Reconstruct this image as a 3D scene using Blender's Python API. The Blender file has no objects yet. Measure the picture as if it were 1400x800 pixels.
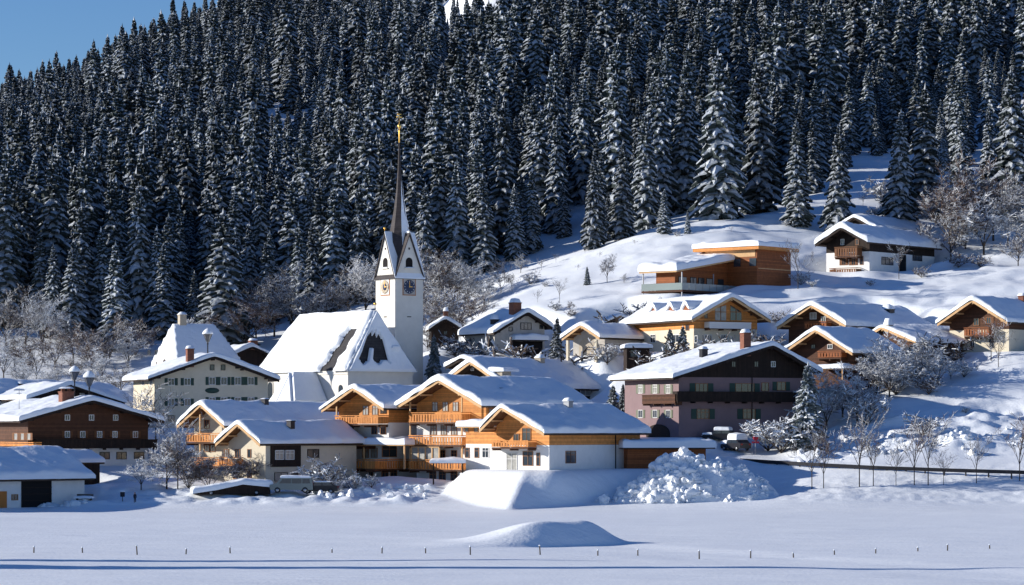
import bpy, math, random
import numpy as np
from mathutils import Vector, Matrix
R = math.radians
F_PX = 3970.0; CAM_Z = 9.0; HOR = 587.0

# ------------------------------------------------------------------ camera, sky, sun, exposure
scene = bpy.context.scene
COL = scene.collection
cam_d = bpy.data.cameras.new('camera'); cam = bpy.data.objects.new('camera', cam_d); COL.objects.link(cam)
cam.location = (0, 0, CAM_Z); cam.rotation_euler = (R(90), 0, 0)
cam_d.sensor_width = 36; cam_d.lens = 36 * F_PX / 1400; cam_d.shift_y = (HOR - 400) / 1400
cam_d.clip_start = 1; cam_d.clip_end = 20000
scene.camera = cam
SUN_EL, SUN_AZ = 17.5, 1.0        # azimuth: degrees behind due left of the view
sdir = Vector((-math.cos(R(SUN_AZ)) * math.cos(R(SUN_EL)), math.sin(R(SUN_AZ)) * math.cos(R(SUN_EL)), math.sin(R(SUN_EL))))
world = bpy.data.worlds.new('World'); scene.world = world; world.use_nodes = True
nt = world.node_tree; bg = nt.nodes['Background']
sky = nt.nodes.new('ShaderNodeTexSky'); sky.sky_type = 'NISHITA'; sky.sun_disc = False
sky.sun_elevation = R(SUN_EL); sky.sun_rotation = math.atan2(sdir.x, sdir.y)
sky.altitude = 900; sky.air_density = 1.0; sky.dust_density = 0.1; sky.ozone_density = 4.0
hs = nt.nodes.new('ShaderNodeHueSaturation'); hs.inputs['Saturation'].default_value = 1.16; hs.inputs['Hue'].default_value = 0.512
nt.links.new(sky.outputs[0], hs.inputs['Color']); nt.links.new(hs.outputs[0], bg.inputs[0]); bg.inputs[1].default_value = 0.10
sun_d = bpy.data.lights.new('sun', 'SUN'); sun_d.energy = 5.0; sun_d.angle = R(0.5); sun_d.color = (1.0, 0.95, 0.87)
sun = bpy.data.objects.new('sun', sun_d); COL.objects.link(sun)
sun.rotation_euler = sdir.to_track_quat('Z', 'Y').to_euler(); sun.location = (0, 200, 200)
vs = scene.view_settings
vs.view_transform = 'Standard'; vs.look = 'None'; vs.exposure = 0.32; vs.gamma = 1; vs.use_curve_mapping = False
rng = random.Random(7); nrg = np.random.default_rng(5)

# ------------------------------------------------------------------ materials
def mat(name, base, rough=0.8, var=0.0, vscale=3.0, bump=0.0, bscale=20.0, metal=0.0, planks=None, spec=0.3):
    m = bpy.data.materials.new(name); m.use_nodes = True
    n = m.node_tree.nodes; l = m.node_tree.links; b = n['Principled BSDF']
    b.inputs['Roughness'].default_value = rough; b.inputs['Metallic'].default_value = metal
    b.inputs['Specular IOR Level'].default_value = spec
    b.inputs['Base Color'].default_value = (*base, 1)
    tc = n.new('ShaderNodeTexCoord'); col = None; h = None
    if var:
        nz = n.new('ShaderNodeTexNoise'); nz.inputs['Scale'].default_value = vscale; nz.inputs['Detail'].default_value = 6
        nz.inputs['Roughness'].default_value = 0.65
        l.new(tc.outputs['Object'], nz.inputs['Vector'])
        mr = n.new('ShaderNodeMapRange'); mr.inputs[1].default_value = 0.3; mr.inputs[2].default_value = 0.7
        mr.inputs[3].default_value = 1 - var; mr.inputs[4].default_value = 1 + var
        l.new(nz.outputs[0], mr.inputs[0])
        vm = n.new('ShaderNodeVectorMath'); vm.operation = 'SCALE'; vm.inputs[0].default_value = base
        l.new(mr.outputs[0], vm.inputs['Scale']); col = vm.outputs[0]
    if planks:
        axis, sp = planks
        sx = n.new('ShaderNodeSeparateXYZ'); l.new(tc.outputs['Object'], sx.inputs[0])
        if axis == 'z': src = sx.outputs[2]
        else:
            ad = n.new('ShaderNodeMath'); ad.operation = 'ADD'; l.new(sx.outputs[0], ad.inputs[0]); l.new(sx.outputs[1], ad.inputs[1]); src = ad.outputs[0]
        dv = n.new('ShaderNodeMath'); dv.operation = 'DIVIDE'; dv.inputs[1].default_value = sp; l.new(src, dv.inputs[0])
        fl = n.new('ShaderNodeMath'); fl.operation = 'FLOOR'; l.new(dv.outputs[0], fl.inputs[0])
        fr = n.new('ShaderNodeMath'); fr.operation = 'FRACT'; l.new(dv.outputs[0], fr.inputs[0])
        wn = n.new('ShaderNodeTexWhiteNoise'); wn.noise_dimensions = '1D'; l.new(fl.outputs[0], wn.inputs['W'])
        m1 = n.new('ShaderNodeMapRange'); m1.inputs[3].default_value = 0.78; m1.inputs[4].default_value = 1.22; l.new(wn.outputs[0], m1.inputs[0])
        gt = n.new('ShaderNodeMath'); gt.operation = 'GREATER_THAN'; gt.inputs[1].default_value = 0.1; l.new(fr.outputs[0], gt.inputs[0])
        m2 = n.new('ShaderNodeMapRange'); m2.inputs[3].default_value = 0.45; m2.inputs[4].default_value = 1.0; l.new(gt.outputs[0], m2.inputs[0])
        mu = n.new('ShaderNodeMath'); mu.operation = 'MULTIPLY'; l.new(m1.outputs[0], mu.inputs[0]); l.new(m2.outputs[0], mu.inputs[1])
        v2 = n.new('ShaderNodeVectorMath'); v2.operation = 'SCALE'; v2.inputs[0].default_value = base
        if col: l.new(col, v2.inputs[0])
        l.new(mu.outputs[0], v2.inputs['Scale']); col = v2.outputs[0]
    if col: l.new(col, b.inputs['Base Color'])
    if bump:
        nb = n.new('ShaderNodeTexNoise'); nb.inputs['Scale'].default_value = bscale; nb.inputs['Detail'].default_value = 8
        l.new(tc.outputs['Object'], nb.inputs['Vector'])
        bp = n.new('ShaderNodeBump'); bp.inputs['Strength'].default_value = 1; bp.inputs['Distance'].default_value = bump
        l.new(nb.outputs[0], bp.inputs['Height']); l.new(bp.outputs[0], b.inputs['Normal'])
    return m

def tone(m, lo, hi):
    n = m.node_tree.nodes; l = m.node_tree.links; b = n['Principled BSDF']; src = b.inputs['Base Color'].links[0].from_socket
    oi = n.new('ShaderNodeObjectInfo'); mr = n.new('ShaderNodeMapRange'); mr.inputs[3].default_value = lo; mr.inputs[4].default_value = hi; l.new(oi.outputs['Random'], mr.inputs[0])
    v = n.new('ShaderNodeVectorMath'); v.operation = 'SCALE'; l.new(src, v.inputs[0]); l.new(mr.outputs[0], v.inputs['Scale']); l.new(v.outputs[0], b.inputs['Base Color'])
    return m
def ground_mat():
    m = mat('ground_snow', (0.84, 0.87, 0.90), 0.55, 0.03, 0.15)
    n = m.node_tree.nodes; l = m.node_tree.links; b = n['Principled BSDF']; tc = n['Texture Coordinate']
    # wind-packed ripples stretched across the slope plus fine grain
    mp = n.new('ShaderNodeMapping'); mp.inputs['Scale'].default_value = (0.12, 0.5, 0.3); mp.inputs['Rotation'].default_value = (0, 0, 0.3)
    l.new(tc.outputs['Object'], mp.inputs[0])
    n1 = n.new('ShaderNodeTexNoise'); n1.inputs['Scale'].default_value = 1; n1.inputs['Detail'].default_value = 9; n1.inputs['Roughness'].default_value = .55
    l.new(mp.outputs[0], n1.inputs['Vector'])
    bp = n.new('ShaderNodeBump'); bp.inputs['Distance'].default_value = 0.26; l.new(n1.outputs[0], bp.inputs['Height'])
    n2 = n.new('ShaderNodeTexNoise'); n2.inputs['Scale'].default_value = 3.5; n2.inputs['Detail'].default_value = 6
    l.new(tc.outputs['Object'], n2.inputs['Vector'])
    b2 = n.new('ShaderNodeBump'); b2.inputs['Distance'].default_value = 0.035; l.new(n2.outputs[0], b2.inputs['Height']); l.new(bp.outputs[0], b2.inputs['Normal'])
    l.new(b2.outputs[0], b.inputs['Normal'])
    return m

def frost_mat(name, dark, white, lo, hi):
    """bark or needles with snow lying on whatever faces up"""
    m = mat(name, dark, 0.85); n = m.node_tree.nodes; l = m.node_tree.links; b = n['Principled BSDF']
    g = n.new('ShaderNodeNewGeometry'); s = n.new('ShaderNodeSeparateXYZ'); l.new(g.outputs['True Normal'], s.inputs[0])
    nz = n.new('ShaderNodeTexNoise'); nz.inputs['Scale'].default_value = 1.6; l.new(n['Texture Coordinate'].outputs['Object'], nz.inputs['Vector'])
    ad = n.new('ShaderNodeMath'); ad.operation = 'ADD'; l.new(s.outputs[2], ad.inputs[0]); l.new(nz.outputs[0], ad.inputs[1])
    mr = n.new('ShaderNodeMapRange'); mr.inputs[1].default_value = lo + .5; mr.inputs[2].default_value = hi + .5; l.new(ad.outputs[0], mr.inputs[0])
    mx = n.new('ShaderNodeMix'); mx.data_type = 'RGBA'; l.new(mr.outputs[0], mx.inputs[0])
    mx.inputs[6].default_value = (*dark, 1); mx.inputs[7].default_value = (*white, 1); l.new(mx.outputs[2], b.inputs['Base Color'])
    return m

M = {
 'ground': ground_mat(),
 'snow': mat('roof_snow', (0.84, 0.87, 0.90), 0.55, 0.02, 0.6, bump=0.10, bscale=1.3),
 'chunk': mat('broken_snow', (0.85, 0.87, 0.89), 0.7, 0.07, 1.2, bump=0.12, bscale=3),
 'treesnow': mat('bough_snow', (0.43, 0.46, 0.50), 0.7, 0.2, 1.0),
 'needles': frost_mat('needles', (0.018, 0.027, 0.026), (0.34, 0.37, 0.40), 0.05, 0.95),
 'needles_frost': mat('frosted_needles', (0.10, 0.12, 0.12), 0.9, 0.4, 0.9),
 'bark': frost_mat('bark_snowed', (0.055, 0.042, 0.034), (0.70, 0.73, 0.76), 0.45, 0.6),
 'twig': frost_mat('twig_snowed', (0.075, 0.055, 0.045), (0.72, 0.74, 0.76), 0.0, 0.45),
 'twig_brown': frost_mat('twig_brown', (0.10, 0.062, 0.045), (0.62, 0.63, 0.65), 0.1, 0.55),
 'twig_frost': frost_mat('twig_frost', (0.20, 0.19, 0.19), (0.80, 0.82, 0.84), -0.4, 0.15),
 'wood': mat('honey_wood', (0.62, 0.25, 0.065), 0.7, 0.2, 2.0, planks=('z', 0.22)),
 'woodv': mat('honey_boards', (0.60, 0.235, 0.06), 0.7, 0.2, 2.0, planks=('h', 0.2)),
 'trim': mat('pale_wood_trim', (0.60, 0.37, 0.18), 0.7, 0.15, 2.0),
 'redwood': mat('red_brown_wood', (0.28, 0.085, 0.024), 0.7, 0.2, 2.0, planks=('z', 0.25)),
 'brown': mat('brown_wood', (0.085, 0.034, 0.016), 0.75, 0.25, 2.0, planks=('z', 0.25)),
 'dark': mat('dark_wood', (0.024, 0.014, 0.010), 0.8, 0.3, 2.0, planks=('h', 0.25)),
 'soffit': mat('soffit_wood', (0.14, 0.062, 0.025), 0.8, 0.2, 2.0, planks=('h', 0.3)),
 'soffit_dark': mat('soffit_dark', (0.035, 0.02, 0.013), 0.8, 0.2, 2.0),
 'white': mat('white_plaster', (0.76, 0.74, 0.70), 0.85, 0.06, 0.9, bump=.01, bscale=9),
 'cream': mat('cream_plaster', (0.66, 0.58, 0.44), 0.85, 0.07, 0.9, bump=.01, bscale=9),
 'stone': mat('grey_plaster', (0.46, 0.43, 0.39), 0.9, 0.15, 1.2, bump=.02, bscale=6),
 'church': mat('church_plaster', (0.74, 0.70, 0.62), 0.85, 0.07, 0.5, bump=.015, bscale=5),
 'pink': mat('pink_plaster', (0.235, 0.16, 0.163), 0.85, 0.07, 0.8, bump=.01, bscale=9),
 'shingle': mat('dark_shingles', (0.035, 0.032, 0.034), 0.7, 0.35, 1.5, planks=('z', 0.35)),
 'spire': mat('brown_shingles', (0.045, 0.036, 0.036), 0.7, 0.3, 2.0, planks=('z', 0.3)),
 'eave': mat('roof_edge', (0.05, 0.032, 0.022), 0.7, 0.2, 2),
 'glass': mat('window_glass', (0.03, 0.04, 0.05), 0.12, spec=0.8),
 'curtain': mat('curtained_glass', (0.30, 0.29, 0.26), 0.3, 0.4, 1.5, spec=0.7),
 'frame_w': mat('white_frame', (0.75, 0.74, 0.72), 0.6), 'frame_b': mat('wood_frame', (0.30, 0.13, 0.05), 0.6),
 'frame_d': mat('dark_frame', (0.03, 0.025, 0.02), 0.6),
 'shutter_g': mat('green_shutters', (0.035, 0.07, 0.055), 0.7), 'shutter_b': mat('brown_shutters', (0.16, 0.065, 0.025), 0.7),
 'shutter_l': mat('sage_shutters', (0.16, 0.17, 0.12), 0.7),
 'brick': mat('chimney_brick', (0.20, 0.08, 0.05), 0.85, 0.25, 3), 'chim': mat('chimney_render', (0.42, 0.36, 0.28), 0.85, .15, 3),
 'metal': mat('dark_metal', (0.03, 0.03, 0.035), 0.5, metal=0.6), 'zinc': mat('zinc', (0.25, 0.26, 0.28), 0.5, metal=0.5),
 'gold': mat('gilded_metal', (0.85, 0.50, 0.12), 0.35, metal=0.9),
 'clock': mat('clock_face_blue', (0.045, 0.06, 0.11), 0.6), 'clockw': mat('clock_white', (0.62, 0.62, 0.60), 0.6),
 'clockr': mat('clock_border', (0.42, 0.20, 0.10), 0.7), 'fresco': mat('painted_field', (0.50, 0.40, 0.27), 0.8, 0.3, 4),
 'opening': mat('dark_opening', (0.012, 0.010, 0.010), 0.9),
 'car': mat('grey_green_paint', (0.17, 0.20, 0.20), 0.35, metal=.2), 'car_dark': mat('black_paint', (0.02, 0.02, 0.025), 0.3),
 'tyre': mat('tyre_rubber', (0.02, 0.02, 0.02), 0.9), 'rim': mat('wheel_rim', (0.35, 0.36, 0.38), 0.4, metal=.8),
 'lamp_glass': mat('lamp_glass', (0.10, 0.11, 0.13), 0.2, spec=.8), 'tail': mat('tail_light', (0.4, 0.02, 0.01), 0.3),
 'headl': mat('head_light', (0.6, 0.6, 0.6), 0.2), 'red': mat('red_sign_paint', (0.40, 0.02, 0.05), 0.5),
 'signback': mat('sign_back', (0.17, 0.21, 0.22), 0.5, .15, 3), 'post': mat('weathered_post', (0.10, 0.085, 0.07), 0.9, .3, 5),
 'coat': mat('dark_coat', (0.03, 0.025, 0.035), 0.9), 'skin': mat('skin', (0.45, 0.25, 0.18), 0.6), 'hair': mat('hair', (0.04, 0.02, 0.012), 0.8),
 'trousers': mat('dark_trousers', (0.02, 0.02, 0.03), 0.9), 'orange': mat('orange_paint', (0.50, 0.17, 0.03), 0.6),
 'steelglass': mat('frosted_balcony_glass', (0.24, 0.28, 0.27), 0.15, spec=.8), 'blue': mat('blue_awning', (0.03, 0.12, 0.45), 0.7),
}

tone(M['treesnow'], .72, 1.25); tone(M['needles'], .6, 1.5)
# ------------------------------------------------------------------ object helpers
def tag(o, label=None, cat=None, group=None, kind=None):
    if label: o['label'] = label
    if cat: o['category'] = cat
    if group: o['group'] = group
    if kind: o['kind'] = kind
    return o
def empty(name, loc, rz=0, label=None, cat=None, group=None):
    o = bpy.data.objects.new(name, None); COL.objects.link(o); o.location = loc; o.rotation_euler = (0, 0, rz)
    o.empty_display_size = .5
    return tag(o, label, cat, group)
class MB:
    def __init__(s): s.v = []; s.f = []; s.mi = []; s.mats = []; s.sm = []
    def add(s, vs_, fs, m=None, smooth=False):
        o = len(s.v); s.v += [tuple(v) for v in vs_]
        if m not in s.mats: s.mats.append(m)
        k = s.mats.index(m)
        for f in fs: s.f.append([i + o for i in f]); s.mi.append(k); s.sm.append(smooth)
        return s
    def box(s, x0, x1, y0, y1, z0, z1, m=None):
        v = [(x0,y0,z0),(x1,y0,z0),(x1,y1,z0),(x0,y1,z0),(x0,y0,z1),(x1,y0,z1),(x1,y1,z1),(x0,y1,z1)]
        return s.add(v, [(0,3,2,1),(4,5,6,7),(0,1,5,4),(1,2,6,5),(2,3,7,6),(3,0,4,7)], m)
    def tube(s, p0, p1, r0, r1, n=8, m=None, smooth=True, cap=True):
        p0, p1 = Vector(p0), Vector(p1); d = (p1 - p0)
        if d.length < 1e-6: return s
        d.normalize(); a = d.orthogonal().normalized(); b = d.cross(a); v = []
        for p, r in ((p0, r0), (p1, r1)):
            for i in range(n):
                t = 2 * math.pi * i / n; v.append(p + a * math.cos(t) * r + b * math.sin(t) * r)
        f = [(i, (i+1) % n, n + (i+1) % n, n + i) for i in range(n)]
        if cap: f += [tuple(range(n-1, -1, -1)), tuple(range(n, 2*n))]
        return s.add(v, f, m, smooth)
    def lathe(s, prof, n=12, m=None, c=(0, 0, 0), smooth=True):
        v = []; f = []
        for r, z in prof:
            for i in range(n):
                t = 2 * math.pi * i / n; v.append((c[0] + r * math.cos(t), c[1] + r * math.sin(t), c[2] + z))
        for k in range(len(prof) - 1):
            for i in range(n): f.append((k*n+i, k*n+(i+1) % n, (k+1)*n+(i+1) % n, (k+1)*n+i))
        f += [tuple(range(n-1, -1, -1)), tuple((len(prof)-1)*n + i for i in range(n))]
        return s.add(v, f, m, smooth)
    def prism(s, poly, a, b, plane='xz', m=None):
        """poly extruded between a and b along the third axis"""
        n = len(poly)
        def P(p, t): return (p[0], t, p[1]) if plane == 'xz' else ((t, p[0], p[1]) if plane == 'yz' else (p[0], p[1], t))
        v = [P(p, a) for p in poly] + [P(p, b) for p in poly]
        f = [tuple(range(n)), tuple(range(2*n-1, n-1, -1))] + [(i, n+i, n+(i+1) % n, (i+1) % n) for i in range(n)]
        return s.add(v, f, m)
    def build(s, name, parent=None, m=None):
        me = bpy.data.meshes.new(name); me.from_pydata(s.v, [], s.f)
        for q in s.mats: me.materials.append(M[m if q is None else q])
        me.polygons.foreach_set('material_index', s.mi); me.polygons.foreach_set('use_smooth', s.sm); me.update()
        o = bpy.data.objects.new(name, me); COL.objects.link(o)
        if parent: o.parent = parent
        return o
def grid_mesh(name, X, Y, Z, m, parent=None, smooth=True, extra=None):
    ny, nx = X.shape
    v = np.stack([X.ravel(), Y.ravel(), Z.ravel()], 1)
    idx = np.arange(ny*nx).reshape(ny, nx)
    f = np.stack([idx[:-1,:-1].ravel(), idx[:-1,1:].ravel(), idx[1:,1:].ravel(), idx[1:,:-1].ravel()], 1)
    me = bpy.data.meshes.new(name)
    me.vertices.add(len(v)); me.vertices.foreach_set('co', v.astype('f').ravel())
    me.loops.add(f.size); me.loops.foreach_set('vertex_index', f.astype('i').ravel())
    me.polygons.add(len(f)); me.polygons.foreach_set('loop_start', np.arange(0, f.size, 4).astype('i'))
    me.polygons.foreach_set('use_smooth', np.ones(len(f), bool))
    me.materials.append(M[m]); me.update(calc_edges=True); me.validate()
    o = bpy.data.objects.new(name, me); COL.objects.link(o)
    if parent: o.parent = parent
    return o
# value noise
class Noise:
    def __init__(s, seed): s.t = np.random.default_rng(seed).random((256, 256)) * 2 - 1
    def __call__(s, x, y):
        x = np.asarray(x, float); y = np.asarray(y, float)
        xi = np.floor(x).astype(int); yi = np.floor(y).astype(int); fx = x - xi; fy = y - yi
        fx = fx*fx*(3-2*fx); fy = fy*fy*(3-2*fy)
        g = lambda a, b: s.t[a % 256, b % 256]
        return (g(xi,yi)*(1-fx)+g(xi+1,yi)*fx)*(1-fy)+(g(xi,yi+1)*(1-fx)+g(xi+1,yi+1)*fx)*fy
N1, N2, N3 = Noise(1), Noise(2), Noise(3)
def fbm(x, y, o=4, N=N1):
    a = 1; r = 0
    for k in range(o): r = r + a * N(x * 2**k + 17*k, y * 2**k + 5*k); a *= .5
    return r
def sstep(a, b, x): t = np.clip((x-a)/(b-a), 0, 1); return t*t*(3-2*t)
def wx(px, D): return (px - 700) * D / F_PX
def zy(py, D): return CAM_Z + (HOR - py) * D / F_PX

# ------------------------------------------------------------------ terrain
CP = []
def cp(px, D, z): CP.append((wx(px, D), D, z))
for px in (-500, -200, 100, 300, 560): cp(px, 322, 0); cp(px, 327, 0.1); cp(px, 334, 1.7); cp(px, 342, 2.5)
for px in (700, 850, 1000): cp(px, 315, 0)
cp(760, 326, .2); cp(850, 331, .9); cp(930, 336, 1.4); cp(1000, 341, 2.0); cp(1150, 322, .6); cp(1300, 322, .5); cp(1450, 322, .3); cp(1800, 320, 0)
for px, D, py in [(1030,350,628),(1150,343,636),(1250,339,641),(1400,335,646),(1600,330,650),(1800,330,655),
    (1100,331,672),(1250,329,682),(1400,328,689),(1600,326,690),
    (1060,362,606),(1200,350,615),(1300,348,612),(1400,348,615),
    (1200,365,565),(1300,365,566),(1400,362,562),(1550,365,560),(1160,372,545),(1300,378,522),(1400,384,485),(1550,385,480),
    (1340,392,482),(1110,395,482),(1230,400,470),(1000,395,480),(900,398,482),(820,402,486),(700,412,490),(608,420,468),
    (1000,415,420),(1100,415,408),(1200,422,402),(1300,422,398),(1400,432,372),(1550,440,370),(1260,410,432),
    (900,421,402),(1060,430,388),(1180,440,378),(1280,442,368),
    (700,440,402),(650,432,432),(780,440,390),(850,450,352),(950,460,312),(1100,456,330),(1300,456,338),(1400,462,330),
    (560,440,482),(450,440,492),(330,450,482),(200,450,492),(0,450,500),(-200,450,500),(-600,450,500),
    (0,480,440),(300,475,452),(600,470,392),(700,472,365),(800,478,338),(1000,480,290),(1150,480,282),(1350,490,272),(1600,490,270),
    (-300,600,380),(0,600,330),(300,600,300),(600,600,205),(900,600,130),(1200,600,175),(1400,600,130),(1800,600,130),
    (-300,800,300),(0,800,230),(300,800,165),(600,800,60),(900,800,-60),(1200,800,-20),(1400,800,-100),(1800,800,-100),
    (-300,1000,265),(-100,1000,215),(0,1000,208),(150,1000,148),(300,1000,75),(600,1000,-60),(900,1000,-200),(1400,1000,-250),
    (-300,1150,300),(0,1150,215),(300,1150,60),(600,1150,-60),(900,1200,-250),(1400,1200,-300)]:
    cp(px, D, zy(py, D))
cp(-300,1500,40); cp(0,1500,60); cp(300,1500,110); cp(700,1500,180); cp(1200,1500,230)
for px, D, z in [(80,357,4.7),(285,388,9.2),(250,425,14),(450,405,10.2),(560,408,11),(640,388,11.6),(800,392,13),(1000,368,8),(900,352,6.2),(420,372,7),(560,368,6.5),(700,360,7),(100,385,9)]: cp(px, D, z)
CP = np.array(CP)
def mq(x, y): return np.sqrt(x*x + y*y + 12.0**2)
def fitT():
    n = len(CP); A = mq(CP[:,0][:,None]-CP[:,0], CP[:,1][:,None]-CP[:,1]) + np.eye(n)*(-0.6)
    P = np.stack([np.ones(n), CP[:,0], CP[:,1]], 1)
    K = np.block([[A, P], [P.T, np.zeros((3,3))]])
    return np.linalg.solve(K, np.concatenate([CP[:,2], np.zeros(3)]))
SOL = fitT()
PADS = []   # (x, y, cos, sin, x0, x1, y0, y1, z)
def embank(x, y):
    B = (-0.4, 322.6)
    df = (x - B[0]) * -.57 + (y - B[1]) * .82
    dl = (x - B[0]) * .72 + (y - B[1]) * .69
    a = .9 * df; b = np.minimum(.68 * dl, 1.0 * (x + 9.6) + .02 * (y - 330))
    k = 0.2; h = np.minimum(a, b); h = h - k*np.exp(-np.abs(a-b)/k)*.5
    h = -np.log(np.exp(-np.clip(h, -8, 30)*3) + np.exp(-4.35*3)) / 3
    return h
def H(x, y):
    x = np.asarray(x, float); y = np.asarray(y, float)
    xc = np.clip(x, -420, 480); yc = np.clip(y, 318, 1500)
    z = np.full(x.shape, SOL[len(CP)]) + SOL[len(CP)+1]*xc + SOL[len(CP)+2]*yc
    for i in range(len(CP)): z = z + SOL[i] * mq(xc - CP[i,0], yc - CP[i,1])
    z = z * sstep(316, 330, y) 
    far = sstep(480, 600, y)
    vil = sstep(333, 350, y) * (1 - far)
    hill = sstep(5, 25, x) * sstep(345, 360, y) * (1 - far)
    z = z + hill * .55 * np.abs(fbm(x/11, y/7, 4, N2))
    z = z + vil * .28 * fbm(x/9, y/9, 4) + far * 2.2 * fbm(x/30, y/30, 4, N2)
    z = z + (1 - vil - far) * (.10 * fbm(x/22, y/16, 3, N3))
    lx_ = x - wx(440, 720); ly_ = y - 720; u_ = lx_*.42 + ly_*.91*.0 ; v_ = ly_ - lx_*2.1; v_ = v_*.43
    win = sstep(wx(230, 650), wx(330, 680), x) * (1 - sstep(wx(600, 850), wx(680, 850), x)) * sstep(560, 640, y) * (1 - sstep(930, 1000, y))
    z = z + win * (9*np.exp(-((v_+8)/26)**2) - 16*np.exp(-((v_-48)/34)**2))
    # the knoll with the clearing near the top of the picture
    z = z + 16*np.exp(-((x-wx(645,880))/22)**2 - ((y-880)/30)**2)
    # rough ploughed bank under the road on the right
    bank = sstep(wx(1040,335), wx(1075,335), x) * sstep(325, 328, y) * (1 - sstep(336, 342, y))
    z = z + bank * (.07*fbm(x/1.9, y/1.6, 3, N2) + .07*fbm(x/.62, y/.62, 2, N3))
    # rough snow between road and houses on the right
    rb = sstep(wx(1060,355), wx(1090,355), x) * sstep(343, 348, y) * (1 - sstep(358, 372, y))
    z = z + rb * (1.0*np.abs(fbm(x/6, y/4, 3, N3)) + .22*fbm(x/1.3, y/1.2, 3, N1))
    # garden humps in front of the chalets on the left
    gb = (1 - sstep(wx(570,335), wx(620,335), x)) * sstep(327, 330, y) * (1 - sstep(338, 346, y))
    z = z + gb * (.55*np.abs(fbm(x/3.2, y/2.5, 4, N2)))
    # raised platform under the white-walled chalet
    e = embank(x, y); m = sstep(-14, -8, x) * (1 - sstep(355, 366, y)) * (1 - sstep(wx(985,350), wx(1060,350), x))
    z = np.where((e > z) & (m > 0), z + (e - z) * m, z)
    # dune-like mound out in the field
    cx, cy = wx(800, 227), 227.5
    u = (x-cx)*.87 + (y-cy)*.49; v = (x-cx)*.49 - (y-cy)*.87     # v grows towards the front right
    L = np.where(u < -1, .25*sstep(-16, -6, u) + .75*sstep(-10.5, -2.8, u), 1 - sstep(-.5, 4.2, u)) * (1 + .06*np.sin(u*.9))
    pr = np.where(v < 0, np.exp(-(v/6.5)**2), np.clip(1 - np.sqrt((v*.46)**2+.01)*1.02+.1, 0, 1)); pr = np.where(v < 0, pr, pr - .35*np.clip(.25-pr, 0, .25))
    z = z + 1.8 * L * pr
    # foot-deep trench in the hillside below the hut
    # pads
    for (ax, ay, c, s, x0, x1, y0, y1, pz) in PADS:
        lx = (x-ax)*c + (y-ay)*s; ly = -(x-ax)*s + (y-ay)*c
        dx = np.maximum(np.maximum(x0-lx, lx-x1), 0); dy = np.maximum(np.maximum(y0-ly, ly-y1), 0)
        w = 1 - sstep(.6, 4.5, np.sqrt(dx*dx+dy*dy)); z = z + (pz - z)*w
    return z
def gz(x, y): return float(H(np.array([x]), np.array([y]))[0])
def at(px, D): x = wx(px, D); return Vector((x, D, gz(x, D)))

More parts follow.
